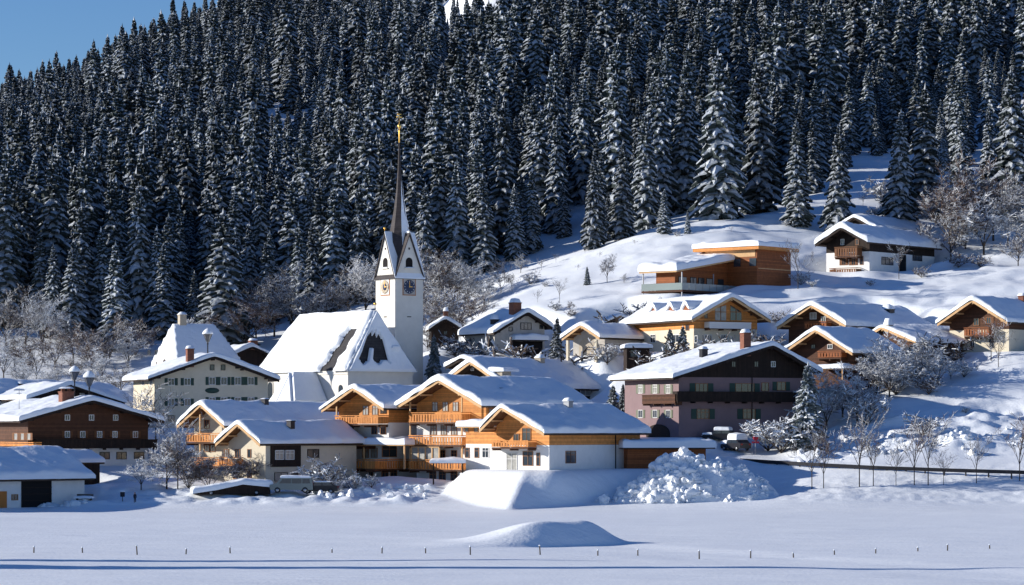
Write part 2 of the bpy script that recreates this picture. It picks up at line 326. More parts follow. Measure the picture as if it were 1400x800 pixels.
# ------------------------------------------------------------------ houses
class House:
    def __init__(s, name, label, cat, apex, D, base, th, wl, wr, L, pl, pr, og=1.2, ob=.8, os=1.0, snow=.55, hips=(0, 0), anchor='apex',
                 soffit='soffit', fascia='trim', group=None, pad=True, snow_noise=.12):
        s.th = R(th); s.c, s.s = math.cos(s.th), math.sin(s.th)
        s.wl, s.wr, s.L = wl, wr, L; s.pl, s.pr = math.tan(R(pl)), math.tan(R(pr)); s.og, s.ob, s.os = og, ob, os
        px, py = apex
        zt = zy(py, D) - snow*1.02
        s.b = base; s.zr = zt - base           # ridge of roof surface, local
        ax, ay = wx(px, D), D
        lx, ly = {'apex': (0, -og), 'rear_right': (wr, L + ob), 'right': (wr, -og)}[anchor]
        if anchor != 'apex': s.zr = (zy(py, D) - base) + wr*s.pr
        s.ox = ax - (lx*s.c - ly*s.s); s.oy = ay - (lx*s.s + ly*s.c)
        s.root = empty(name, (s.ox, s.oy, base), s.th, label, cat, group)
        s.snow, s.hips = snow*.88, hips
        s.T = .22
        if pad: PADS.append((s.ox, s.oy, s.c, s.s, -wl+os, wr-os, 0, L, base))
        s.roof(soffit, fascia, snow_noise)
    def h(s, x, y):
        z = np.where(x < 0, s.zr + x*s.pl, s.zr - x*s.pr)
        f, r = s.hips
        w = (s.wl+s.wr)/2; rise = w*(s.pl+s.pr)/2
        if f: z = np.minimum(z, s.zr - rise + (y + s.og)*(rise/f))
        if r: z = np.minimum(z, s.zr - rise + (s.L + s.ob - y)*(rise/r))
        return z
    def roof(s, soffit, fascia, nz):
        # structural slab
        xs = np.unique(np.concatenate([np.linspace(-s.wl, 0, 9), np.linspace(0, s.wr, 9)])); ys = np.unique(np.concatenate([np.linspace(-s.og, s.L+s.ob, 13), [s.L/2]]))
        f, r = s.hips
        if f: ys = np.unique(np.concatenate([ys, np.linspace(-s.og, -s.og+f, 5)]))
        if r: ys = np.unique(np.concatenate([ys, np.linspace(s.L+s.ob-r, s.L+s.ob, 5)]))
        X, Y = np.meshgrid(xs, ys); Z = s.h(X, Y); ny, nx = X.shape
        mb = MB(); v = [(X[j,i], Y[j,i], Z[j,i]) for j in range(ny) for i in range(nx)]
        v2 = [(a, b, c - s.T) for a, b, c in v]; n = len(v)
        top = []; bot = []
        for j in range(ny-1):
            for i in range(nx-1):
                a = j*nx+i; top.append((a, a+1, a+nx+1, a+nx)); bot.append((n+a+nx, n+a+nx+1, n+a+1, n+a))
        ed = [(i, i+1) for i in range(nx-1)] + [((ny-1)*nx+i+1, (ny-1)*nx+i) for i in range(nx-1)] + [((j+1)*nx, j*nx) for j in range(ny-1)] + [(j*nx+nx-1, (j+1)*nx+nx-1) for j in range(ny-1)]
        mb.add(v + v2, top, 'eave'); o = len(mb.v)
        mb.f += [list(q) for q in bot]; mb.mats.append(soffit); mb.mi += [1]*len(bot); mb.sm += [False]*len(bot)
        e = [[b, a, a+n, b+n] for a, b in ed]; mb.f += e; mb.mi += [0]*len(e); mb.sm += [False]*len(e)
        s.roof_o = mb.build('roof', s.root)
        # bargeboards along both gables
        if not f:
            bb = MB(); yb = -s.og
            for sx, w, p in ((-1, s.wl, s.pl), (1, s.wr, s.pr)):
                poly = [(0, s.zr+.02), (sx*w, s.zr - w*p + .02), (sx*w, s.zr - w*p - s.T - .12), (0, s.zr - s.T - .12)]
                if sx > 0: poly = poly[::-1]
                bb.prism(poly, yb - .07, yb - .004)
            bb.build('bargeboard', s.roof_o, fascia)
            # purlin ends
            for sx, w, p in ((-1, s.wl, s.pl), (1, s.wr, s.pr)):
                for t in (.45, .82):
                    x = sx*w*t; z = s.zr - w*t*p - s.T
                    pm = MB(); pm.box(x-.1, x+.1, yb+.08, -.003, z-.27, z-.07); pm.build('purlin', s.roof_o, fascia)
            pm = MB(); pm.box(-.12, .12, yb+.08, -.003, s.zr-s.T-.36, s.zr-s.T-.08); pm.build('purlin', s.roof_o, fascia)
        # snow cover
        if s.snow <= 0: return
        e = .16; st = .30
        nx = int((s.wl+s.wr+2*e)/st)+1; ny = int((s.L+s.og+s.ob+2*e)/st)+1
        xs = np.linspace(-s.wl-e, s.wr+e, nx); ys = np.linspace(-s.og-e, s.L+s.ob+e, ny)
        xs = np.sort(np.concatenate([xs, xs[[0,0,-1,-1]] + [.05,.14,-.05,-.14]])); ys = np.sort(np.concatenate([ys, ys[[0,0,-1,-1]] + [.05,.14,-.05,-.14]]))
        X, Y = np.meshgrid(xs, ys)
        k = .35; zz = s.h(X, Y)
        # soften the ridge
        ab = np.sqrt(X*X + k*k) - k
        zr = np.where(X < 0, s.zr - ab*s.pl, s.zr - ab*s.pr); zz = np.where(zz >= s.zr - np.abs(X)*np.where(X<0,s.pl,s.pr) - 1e-4, zr, zz)
        d = np.minimum(np.minimum(X-xs[0], xs[-1]-X), np.minimum(Y-ys[0], ys[-1]-Y))
        q = np.clip(d/.32, 0, 1); prof = .5 + .5*np.sqrt(1-(1-q)**2)
        sd = (s.ox*3.1) % 50
        nb = fbm(X/2.6+sd, Y/2.6+sd, 3)*nz*2 + fbm(X/.7+sd, Y/.7, 2, N2)*nz*.5 + .24*fbm(X/6+sd, Y/6, 2, N3)
        th = s.snow*(1+nb)*prof; th = np.maximum(th, .08)
        wob = .13*fbm(X/1.1+sd, Y/1.1, 2, N3)
        Xo = X + np.where(X < xs[3], -wob, np.where(X > xs[-4], wob, 0)); Yo = Y + np.where(Y < ys[3], -wob, np.where(Y > ys[-4], wob, 0))
        Z = zz + th
        low = zz - .03
        # border ring folded under
        Xf = np.pad(Xo, 1, 'edge'); Yf = np.pad(Yo, 1, 'edge'); Zf = np.pad(Z, 1, 'edge'); Lf = np.pad(low, 1, 'edge')
        B = np.zeros(Zf.shape, bool); B[0,:]=B[-1,:]=True; B[:,0]=B[:,-1]=True
        Zf = np.where(B, Lf - .05 + .06*np.pad(wob, 1, 'edge')*8*.2, Zf)
        s.snow_o = grid_mesh('roof_snow', Xf, Yf, Zf, 'snow', s.roof_o)
    # --- local facade coordinates hit by a sight line
    def hit(s, face, px, py, off=0.0):
        d = Vector(((px-700)/F_PX, 1.0, (HOR-py)/F_PX)); o = Vector((0, 0, CAM_Z))
        # to local
        def loc(v, pt):
            x, y = (v.x - s.ox, v.y - s.oy) if pt else (v.x, v.y)
            return Vector((x*s.c + y*s.s, -x*s.s + y*s.c, v.z - (s.b if pt else 0)))
        o, d = loc(o, 1), loc(d, 0)
        if face == 'F': t = (s.yf - off - o.y)/d.y
        elif face == 'R': t = (s.xr + off - o.x)/d.x
        else: t = (s.xl - off - o.x)/d.x
        p = o + d*t
        return (p.x if face == 'F' else p.y, p.z)
    def put(s, face, o, u, off):
        """place an object whose mesh is modelled facing -y at local u"""
        if face == 'F': o.location = (u[0], s.yf - off, u[1]); o.rotation_euler = (0, 0, 0)
        elif face == 'R': o.location = (s.xr + off, u[0], u[1]); o.rotation_euler = (0, 0, R(90))
        else: o.location = (s.xl - off, u[0], u[1]); o.rotation_euler = (0, 0, R(-90))
    def walls(s, bands, inset=0.0):
        """bands: (z0, z1, material) from the ground up; the last z1 may be None = up to the roof"""
        s.xl, s.xr, s.yf, s.yb = -s.wl+s.os, s.wr-s.os, 0.0, s.L
        def top(x):
            return float(s.zr + x*s.pl if x < 0 else s.zr - x*s.pr) - s.T - .004
        f, r = s.hips
        for z0, z1, m in bands:
            if z1 is None: z1 = 99
            def clipx(zc, side):
                # half width where the roof underside is at height zc
                if side < 0: return max(s.xl, min(0, (zc - (s.zr - s.T - .004))/s.pl))
                return min(s.xr, max(0, ((s.zr - s.T - .004) - zc)/s.pr))
            poly = []
            zl, zr_ = top(s.xl), top(s.xr)
            if (f or r): z1 = min(z1, min(zl, zr_)-.0)
            a, b = clipx(z0, -1), clipx(z0, 1)
            if z0 >= s.zr - s.T: continue
            poly += [(a, z0), (b, z0)]
            if z1 > zr_:
                if z0 < zr_: poly.append((s.xr, zr_))
                if z1 >= s.zr - s.T: poly.append((0, s.zr - s.T - .004))
                else: poly += [(clipx(z1, 1), z1), (clipx(z1, -1), z1)]
            else: poly.append((s.xr, z1))
            if z1 > zl:
                if z1 < s.zr - s.T and z1 <= zr_: poly.append((clipx(z1, -1), z1))
                if z0 < zl: poly.append((s.xl, zl))
            else: poly.append((s.xl, z1))
            mb = MB(); mb.prism(poly, s.yf, s.yb); mb.build('wall', s.root, m)
    def window(s, face, px, py, w, h, frame='frame_w', shut=None, pane='glass', bars=1, sill=False):
        u0 = s.hit(face, px-w/2, py-h/2); u1 = s.hit(face, px+w/2, py+h/2)
        s.win(face, (u0[0]+u1[0])/2, (u0[1]+u1[1])/2, abs(u1[0]-u0[0]), abs(u1[1]-u0[1]), frame, shut, pane, bars, sill)
    def win(s, face, u, z, W, Hh, frame='frame_w', shut=None, pane='glass', bars=1, sill=False):
        t = min(.065, W*.10); mb = MB(); a, b = W/2, Hh/2
        mb.box(-a, a, -.07, .03, b-t, b); mb.box(-a, a, -.07, .03, -b, -b+t)
        mb.box(-a, -a+t, -.07, .03, -b+t, b-t); mb.box(a-t, a, -.07, .03, -b+t, b-t)
        for k in range(bars):
            x = -a + W*(k+1)/(bars+1); mb.box(x-.022, x+.022, -.06, .03, -b+t, b-t)
        if Hh > 1.1: mb.box(-a+t, a-t, -.055, .03, b*.35-.025, b*.35+.025)
        o = mb.build('window', s.root, frame); s.put(face, o, (u, z), .004)
        p = MB(); p.box(-a+t, a-t, -.02, .02, -b+t, b-t); p.build('pane', o, pane)
        if shut:
            for sx in (-1, 1):
                q = MB(); x0 = sx*(a+.03); x1 = sx*(a+.03+min(.75, W*.46))
                q.box(min(x0,x1), max(x0,x1), -.055, -.005, -b, b)
                for k in range(6):
                    zz = -b + Hh*(k+.5)/6; q.box(min(x0,x1)+.05, max(x0,x1)-.05, -.075, -.056, zz-.03, zz+.03)
                q.build('shutter', o, shut)
        if sill:
            q = MB(); q.box(-a-.1, a+.1, -.16, -.005, -b-.08, -b-.005); q.add(*snowpad(-a-.1, a+.1, -.17, -.02, -b-.005, .1), 'snow', True); q.build('sill', o, frame)
        return o
    def balcony(s, face, px0, px1, pyt, pyb, depth=1.2, m='woodv', posts=(), snowcap=False, style='slats', open_left=False):
        a = s.hit(face, px0, pyt, depth); b = s.hit(face, px1, pyb, depth)
        u0, u1 = sorted((a[0], b[0])); zt, zb = a[1], b[1]
        return s.balc(face, u0, u1, zt, zb, depth, m, snowcap, style, posts)
    def balc(s, face, u0, u1, zt, zb, depth, m='woodv', snowcap=True, style='slats', posts=()):
        W = u1-u0; a = W/2
        deck = MB(); deck.box(-a, a, -depth, -.004, zb-.16, zb)
        nb = max(2, int(W/2.2))
        for k in range(nb+1):
            x = -a+.12 + (W-.24)*k/nb; deck.box(x-.07, x+.07, -depth+.05, -.004, zb-.36, zb-.163)
        o = deck.build('balcony', s.root, 'brown' if m != 'dark' else 'dark'); s.put(face, o, ((u0+u1)/2, 0), 0)
        r = MB(); y0 = -depth
        if style == 'slats':
            r.box(-a-.03, a+.03, y0-.05, y0+.07, zt-.10, zt); r.box(-a, a, y0-.02, y0+.04, zb+.06, zb+.16); r.box(-a, a, y0-.015, y0+.035, zt-.3, zt-.2)
            n = max(3, int(W/.42)); st = W/n
            for k in range(n):
                x = -a + st*(k+.5); w = st*.31 if k % 4 else st*.42
                r.box(x-w, x+w, y0-.01, y0+.03, zb+.16, zt-.3)
            for sx in (-a, a):
                r.box(sx-.05, sx+.05, y0+.07, -.01, zt-.1, zt); r.box(sx-.02, sx+.02, y0+.04, -.01, zb+.06, zt-.2)
        elif style == 'solid':
            n = max(3, int(W/.2)); st = W/n
            for k in range(n):
                x = -a + st*(k+.5); r.box(x-st*.46, x+st*.46, y0-.02, y0+.03, zb-.1, zt-.1)
            r.box(-a-.03, a+.03, y0-.06, y0+.08, zt-.1, zt)
            for sx in (-a, a): r.box(sx-.03, sx+.03, y0+.08, -.01, zb, zt)
        r.build('railing', o, m)
        if snowcap:
            q = MB(); q.add(*snowpad(-a-.03, a+.03, y0-.07, y0+.1, zt, .12), 'snow', True); q.build('rail_snow', o, 'snow')
        if posts:
            for (fr, z1) in posts:
                q = MB(); x = -a + W*fr; q.box(x-.08, x+.08, y0+.08, y0+.24, zt, z1); q.build('balcony_post', o, 'trim' if m != 'dark' else 'dark')
        return o
    def chimney(s, px, py_top, w=.8, m='chim', h=1.2, snowh=.45, y=None, x=None, pots=0):
        """stands on the roof plane seen at px; py_top the top of its snow"""
        if x is None: x = .6
        if y is None:
            # solve local y so that the chimney projects to px
            best = None
            for yy in np.linspace(-s.og+.5, s.L+s.ob-.5, 60):
                X = s.ox + x*s.c - yy*s.s; Y = s.oy + x*s.s + yy*s.c; e = abs(700+F_PX*X/Y - px)
                if best is None or e < best[0]: best = (e, yy)
            y = best[1]
        Y = s.oy + x*s.s + y*s.c
        zr = float(s.h(np.array(x), np.array(y)))
        if py_top is not None: zt = zy(py_top, Y) - s.b - snowh
        else: zt = zr + h + s.snow
        zt = max(zt, zr + .5)
        mb = MB(); mb.box(-w/2, w/2, -w/2, w/2, zr-.4, zt-.12); mb.box(-w/2-.07, w/2+.07, -w/2-.07, w/2+.07, zt-.12, zt)
        for k in range(pots): mb.box(-w/2+.1+k*w*.55, -w/2+.1+k*w*.55+w*.3, -.15, .15, zt, zt+.35)
        o = mb.build('chimney', s.roof_o, m); o.location = (x, y, 0)
        q = MB(); q.add(*snowpad(-w/2-.12, w/2+.12, -w/2-.12, w/2+.12, zt+(.35 if pots else 0), snowh), 'snow', True); q.build('chimney_snow', o, 'snow')
        return o

def snowpad(x0, x1, y0, y1, z, t, nx=7, ny=5):
    v = []; f = []
    nx = max(nx, min(30, int((x1-x0)/.5)))
    ph = (x0*7.3 + z*3.1) % 6
    for j in range(ny):
        for i in range(nx):
            a, b = i/(nx-1), j/(ny-1); r = (1-abs(2*a-1)**3.5)*(1-abs(2*b-1)**3.5)
            n = 1 + .18*math.sin(a*(x1-x0)*2.3 + ph) + .1*math.sin(a*(x1-x0)*5.1+b*3+ph)
            v.append((x0+(x1-x0)*a, y0+(y1-y0)*b, z + t*n*(r**.45 if r > 0 else 0)))
    for j in range(ny-1):
        for i in range(nx-1): k = j*nx+i; f.append((k, k+1, k+nx+1, k+nx))
    return v, f
def slab_snow(name, x0, x1, y0, y1, z, t, parent, st=.3, nz=.12, slope=None):
    e = .12
    xs = np.linspace(x0-e, x1+e, max(6, int((x1-x0)/st))); ys = np.linspace(y0-e, y1+e, max(6, int((y1-y0)/st)))
    xs = np.sort(np.concatenate([xs, xs[[0,0,-1,-1]] + [.05,.14,-.05,-.14]])); ys = np.sort(np.concatenate([ys, ys[[0,0,-1,-1]] + [.05,.14,-.05,-.14]]))
    X, Y = np.meshgrid(xs, ys); d = np.minimum(np.minimum(X-xs[0], xs[-1]-X), np.minimum(Y-ys[0], ys[-1]-Y))
    q = np.clip(d/.4, 0, 1); base = z + (slope(X, Y) if slope else 0)
    Z = base + t*(.45+.55*np.sqrt(1-(1-q)**2))*(1+nz*2*fbm(X/2+z, Y/2+x0, 3))
    Xf, Yf, Zf = (np.pad(a, 1, 'edge') for a in (X, Y, Z)); Lf = np.pad(base + 0*X, 1, 'edge')
    B = np.zeros(Zf.shape, bool); B[0,:]=B[-1,:]=True; B[:,0]=B[:,-1]=True
    return grid_mesh(name, Xf, Yf, np.where(B, Lf-.06, Zf), 'snow', parent)

exec_houses = None
# ---- K: white and honey wood chalet on the platform
def K():
    h = House('alpine_chalet', 'white and honey wood chalet on the raised snow platform with a deep arched gable', 'chalet', (686, 549), 333, 4.35, -40, 3.4, 6.3, 17, 38, 25.5, og=2.0, ob=.8, os=.9, snow=.62)
    g = (9-4.35) - 0  # 
    zw = zy(608, 342) - 4.35
    h.walls([(-3, zw, 'white'), (zw, None, 'wood')])
    h.window('R', 780, 625, 14, 17, 'frame_b', pane='glass'); h.window('F', 700, 632, 15, 26, 'frame_w', pane='curtain')
    h.window('F', 722, 627, 14, 20, 'frame_b'); h.window('F', 736, 628, 5, 18, 'frame_b', bars=0)
    h.window('F', 720, 594, 12, 18, 'frame_b'); h.window('F', 706, 598, 8, 10, 'frame_b')
    h.balcony('F', 672, 722, 602, 612, 1.5, 'woodv')
    h.chimney(776, 543, .8, 'zinc', x=.9)
    q = MB(); q.tube((h.xr+.08, 12.2, -1), (h.xr+.08, 12.2, zw+2), .06, .06, 6); q.build('downpipe', h.root, 'metal')
    # annex on the left of the gable
    ax0, ax1 = h.xl-5.2, h.xl-.004
    mb = MB(); mb.box(ax0, ax1, .6, 8, -3, zw+.1, 'white'); mb.box(ax0, ax1, .6, 8, zw+.1, zw+2.0, 'wood'); mb.build('annex', h.root)
    q = MB(); q.box(ax0-.6, ax1-.0, -.3, 8.4, zw+2.0, zw+2.2); an = q.build('annex_roof', h.root, 'trim')
    slab_snow('annex_snow', ax0-.6, ax1-.1, -.3, 8.4, zw+2.2, .65, an)
    yf = h.yf; h.yf = .6
    h.window('F', 639, 619, 6, 14, 'frame_b', bars=0); h.window('F', 652, 619, 6, 14, 'frame_b', bars=0); h.window('F', 638, 587, 6, 8, 'frame_b', bars=0); h.window('F', 651, 587, 6, 8, 'frame_b', bars=0)
    h.window('F', 664, 619, 9, 14, 'frame_w')
    h.yf = yf
    return h
# ---- J: tall chalet in the middle
def J():
    h = House('alpine_chalet', 'tall honey wood chalet with three stacked balconies under a wide snowy gable', 'chalet', (600, 512), 345, 2.6, -40, 6.7, 6.7, 18, 25, 25, og=2.2, ob=.8, os=1.2, snow=.62)
    z3 = zy(572, 350)-2.6; z2 = zy(640, 350)-2.6
    h.walls([(-3, z3-.1, 'white'), (z3-.1, None, 'wood')])
    for x in (606, 620, 592): h.window('F', x+3, 556, 8, 13, 'frame_b', pane='curtain')
    for x in (604, 618, 590): h.window('F', x+3, 588, 8, 14, 'frame_b', pane='curtain')
    for x in (605, 621, 592): h.window('F', x, 651, 9, 13, 'frame_b')
    for x in (602, 618, 586): h.window('F', x+3, 622, 8, 13, 'frame_b')
    for t, b in ((564, 578), (595, 609), (628, 643)): h.balcony('F', 559, 631, t, b, 1.7, 'woodv', posts=((.01, zy(t-20, 345)-2.6), (.99, zy(t-20, 345)-2.6)))
    h.window('R', 672, 562, 8, 7, 'frame_b')
    h.chimney(684, 531, .7, 'metal', x=3.0, snowh=.1)
    # enclosed wooden bay on the second floor
    a = h.hit('F', 562, 612, 1.66); b = h.hit('F', 600, 632, 1.66)
    q = MB(); u0, u1 = a[0], b[0]
    for k in range(5):
        x = u0+(u1-u0)*k/4; q.box(x-.08, x+.08, -1.66, -1.5, b[1], a[1])
    q.box(u0, u1, -1.66, -1.5, a[1], a[1]+.3); q.build('bay_frame', h.root, 'trim')
    q = MB(); q.box(u0, u1, -1.55, -1.52, b[1], a[1]); q.build('bay_glass', h.root, 'curtain')
    return h
def I():
    h = House('alpine_chalet', 'three-storey wooden chalet with a small snow-covered terrace roof beside the tallest chalet', 'chalet', (483, 523), 352, 2.6, -40, 5.3, 5.0, 13, 27, 27, og=2.0, ob=.6, os=1.0, snow=.6)
    z3 = zy(578, 356)-2.6
    h.walls([(-3, z3, 'white'), (z3, None, 'wood')])
    for x in (498, 511): h.window('F', x+2, 561, 8, 13, 'frame_b', pane='curtain')
    for x in (480, 512, 524): h.window('F', x, 588, 8, 12, 'frame_b')
    for x in (482, 500, 512): h.window('F', x, 619, 9, 14, 'frame_b', pane='curtain')
    for x in (470, 485, 507): h.window('F', x, 649, 7, 11, 'frame_b')
    for x in (526, 538): h.window('R', x, 649, 9, 15, 'frame_b'); 
    h.window('R', 524, 560, 9, 12, 'frame_b', pane='curtain'); h.window('R', 532, 617, 20, 16, 'frame_b'); h.window('R', 523, 588, 7, 12, 'frame_b')
    h.balcony('F', 458, 517, 568, 580, 1.8, 'woodv', posts=((.02, z3+2.0), )); h.balcony('F', 466, 500, 598, 610, 1.8, 'woodv', posts=((.05, z3),)); h.balcony('F', 454, 512, 628, 641, 2.2, 'woodv', posts=((.1, z3-2.2),))
    h.balcony('R', 513, 560, 628, 641, 1.6, 'woodv')
    # terrace roof
    q = MB(); zt = zy(607, 352)-2.6; x0 = 1.2; q.box(x0, 8.2, -1.8, 5.2, zt-.2, zt)
    for x, y in ((x0+.2, -1.6), (8.0, -1.6), (8.0, 5.0)): q.box(x-.09, x+.09, y-.09, y+.09, zt-3.0, zt-.2)
    an = q.build('terrace_roof', h.root, 'trim'); slab_snow('terrace_snow', x0, 8.2, -1.8, 5.2, zt, .75, an, slope=lambda X, Y: .0*X)
    return h
def Hb():
    h = House('alpine_chalet', 'cream chalet with two wooden balconies behind the bare garden trees', 'chalet', (274, 546), 350, 2.6, -40, 4.1, 4.1, 21, 33, 33, og=2.2, ob=.6, os=.7, snow=.55)
    h.walls([(-3, None, 'cream')])
    for x, y in ((283, 580), (291, 612), (283, 612)): h.window('F', x, y, 7, 12, 'frame_b')
    for y in (588, 621): h.balcony('F', 254, 300, y+4, y+17, 1.9, 'woodv', posts=((.4, zy(y-22, 348)-2.6),))
    h.window('F', 270, 645, 6, 10, 'frame_b'); h.window('F', 284, 645, 8, 12, 'frame_b', shut='shutter_b')
    h.chimney(363, 544, .7, 'metal', x=.8, snowh=.15)
    return h
def Hf():
    h = House('alpine_chalet', 'lower cream chalet wing with a black timber bay facing the parked van', 'chalet', (325, 573), 340, 2.5, -40, 3.7, 3.7, 15.5, 33, 33, og=1.5, ob=.7, os=.6, snow=.5)
    h.walls([(-3, None, 'cream')])
    h.window('R', 428, 620, 16, 12, 'frame_d'); h.window('F', 341, 620, 5, 12, 'frame_b', pane='glass', bars=0); h.window('F', 325, 620, 7, 12, 'frame_b'); h.window('F', 310, 620, 6, 12, 'frame_b', pane='curtain')
    h.window('F', 322, 650, 6, 10, 'frame_b'); h.window('F', 341, 648, 6, 12, 'frame_b')
    h.window('R', 384, 652, 18, 12, 'frame_d', pane='curtain'); h.window('R', 403, 652, 9, 14, 'frame_d')
    a = h.hit('R', 370, 604, .06); b = h.hit('R', 411, 638, .06)
    q = MB(); q.box(h.xr+.004, h.xr+.12, min(a[0], b[0]), max(a[0], b[0]), b[1], a[1]); bo = q.build('timber_bay', h.root, 'dark')
    xr = h.xr; h.xr += .12
    for x in (382, 396): h.window('R', x, 622, 12, 13, 'frame_w', pane='curtain')
    h.xr = xr
    h.balcony('F', 297, 322, 625, 638, 1.2, 'woodv'); h.chimney(398, 574, .7, 'metal', x=1.8, snowh=.1)
    return h
def Cc():
    h = House('farmhouse', 'wide dark brown timber farmhouse with a flat-pitched snowy gable at the left edge', 'farmhouse', (127, 540), 355, 4.5, 27, 9.2, 9.2, 24, 15.5, 15.5, og=1.6, ob=1.2, os=1.5, snow=.6, soffit='soffit_dark', fascia='dark')
    z1 = zy(612, 360)-4.5
    h.walls([(-3, z1, 'white'), (z1, None, 'brown')])
    for x in (92, 125, 158): h.window('F', x, 571, 7, 8, 'frame_w')
    for x in (92, 113, 136, 157, 185): h.window('F', x, 594, 7, 9, 'frame_w', shut='shutter_b')
    for x in (143, 166, 190): h.window('F', x, 623, 14, 10, 'frame_d')
    for x in (22, 31, 40): h.window('L', x, 597, 5, 10, 'frame_b', bars=0, pane='curtain', shut='shutter_b')
    h.balcony('F', 50, 215, 601, 611, 1.1, 'dark', snowcap=False, style='solid')
    h.balcony('L', -5, 46, 604, 611, 1.0, 'woodv')
    h.chimney(91, 533, 1.5, 'brick', x=-2.5, pots=2, snowh=.2)
    return h
def Ff():
    h = House('guesthouse', 'large cream guesthouse with rows of dark shuttered windows below the church', 'guesthouse', (293, 481), 385, 9.2, 22, 9.0, 9.0, 11, 19, 19, og=1.3, ob=1, os=1.2, snow=.55, soffit='soffit_dark', fascia='dark')
    h.walls([(-3, None, 'cream')])
    for y in (522, 550):
        for x in (234, 256): h.window('F', x, y, 9, 10, 'frame_w', shut='shutter_g')
    for x in (290, 306, 325, 343): h.window('F', x, 521, 9, 11, 'frame_w', shut='shutter_g'); h.window('F', x, 548, 9, 10, 'frame_w', shut='shutter_g')
    for x in (290, 305): h.window('F', x, 502.5, 6, 8, 'frame_d', bars=0)
    h.window('F', 324, 502, 5, 4, 'frame_d', bars=0)
    for x in (234, 256, 290, 306, 325): h.window('F', x, 572, 9, 8, 'frame_d')
    for x in (196, 207): h.window('L', x, 523, 3, 8, 'frame_w'); h.window('L', x, 550, 3, 8, 'frame_w')
    # scalloped painted emblem above the door
    a = h.hit('F', 290, 534)
    q = MB(); q.lathe([(.0, 0), (.62, .005), (.62, .05), (.0, .06)], 14); e = q.build('painted_emblem', h.root, 'shutter_g'); e.rotation_euler = (R(90), 0, 0); e.scale = (1.6, .6, 1); e.location = (a[0], -.005, a[1])
    h.chimney(260, 472, .9, 'brick', x=-3.2)
    return h
def Ee():
    h = House('parsonage', 'cream parsonage with a steep half-hipped snow roof and tall chimney at the forest edge', 'house', (224, 441), 424, 13.5, -64, 5.2, 5.2, 9.5, 47, 47, og=.3, ob=.3, os=.3, snow=.38, hips=(1.3, 2.4), snow_noise=.04)
    h.walls([(-3, None, 'cream')])
    for x in (204, 214): h.window('F', x, 482, 3.2, 6, 'frame_d', bars=0)
    for x in (250, 275, 300): h.window('R', x, 497, 6, 7, 'frame_d')
    h.chimney(249, 426, 1.0, 'chim', x=0.01)
    q = MB(); q.box(-5.4, -1.2, -.9, -.31, 3.9, 4.15); o = q.build('porch_roof', h.root, 'eave'); slab_snow('porch_snow', -5.4, -1.2, -.9, -.31, 4.15, .4, o)
    return h
def Mm():
    h = House('alpine_house', 'big pink plastered house with a black timber gable and a full-width dark balcony', 'house', (1056, 465), 361, 8.0, 25, 14.0, 7.0, 14.5, 16.5, 26, og=1.3, ob=1.2, os=1.5, snow=.6, soffit='soffit_dark', fascia='dark')
    zt = zy(517, 364)-8
    h.walls([(-4, zt, 'pink'), (zt, None, 'dark')])
    for x in (959, 1018): h.window('F', x, 530, 17 if x < 1000 else 26, 12, 'frame_b', shut='shutter_g', bars=2)
    h.window('F', 1068, 528, 12, 12, 'frame_b', shut='shutter_g'); h.window('F', 1046, 529, 10, 12, 'frame_b')
    for x in (961, 1024): h.window('F', x, 566, 17, 14, 'frame_b', shut='shutter_g', bars=2)
    for x in (1003, 1034, 1057): h.window('F', x, 498, 6, 8, 'frame_d' if x < 1050 else 'frame_w')
    h.balcony('F', 926, 1092, 535, 548, 1.2, 'dark', style='solid')
    for x in (876, 896, 914): h.window('L', x, 532, 6, 12, 'frame_w', shut='shutter_l', pane='curtain'); h.window('L', x, 566, 6, 11, 'frame_w', shut='shutter_l')
    h.balcony('L', 878, 923, 540, 550, 1.0, 'brown', style='solid')
    a = h.hit('L', 884, 590); b = h.hit('L', 916, 590); u0, u1 = sorted((a[0], b[0])); n = 12
    poly = [(u0, a[1]-1)] + [(u0+(u1-u0)*(1-math.cos(math.pi*k/n))/2, a[1]-.2+math.sin(math.pi*k/n)*1.1) for k in range(n+1)] + [(u1, a[1]-1)]
    q = MB(); q.prism(poly, h.xl-.06, h.xl-.004, 'yz'); q.build('cellar_gate', h.root, 'dark')
    h.chimney(1019, 450, 1.0, 'brick', x=-3.4); h.chimney(962, 474, .8, 'metal', x=-6.5, snowh=.3)
    q = MB(); q.tube((-2.2, -.1, -1), (-2.2, -.1, zt), .06, .06, 6); q.build('downpipe', h.root, 'metal')
    return h
def Nn():
    h = House('long_house', 'long dark house with a broad blue-shaded snow roof right behind the tallest chalet', 'house', (643, 488), 386, 11.5, -40, 5.9, 6.4, 25, 29, 29, og=1.6, ob=.8, os=1.1, snow=.6, soffit='soffit_dark')
    h.walls([(-3, None, 'dark')])
    for x in (800, 822): h.window('R', x, 537, 14, 9, 'frame_w', pane='curtain')
    h.window('F', 646, 505, 4, 4, 'frame_w'); h.chimney(737, 485, .95, 'chim', x=.9)
    # dormer with snow at the near corner of the roof
    q = MB(); zz = float(h.h(np.array(4.0), np.array(.2))); q.box(3.3, 5.2, -1.2, .6, zz-.6, zz+.9); o = q.build('dormer', h.roof_o, 'chim'); slab_snow('dormer_snow', 3.1, 5.6, -1.4, 1.6, zz+.9, .5, o)
    return h
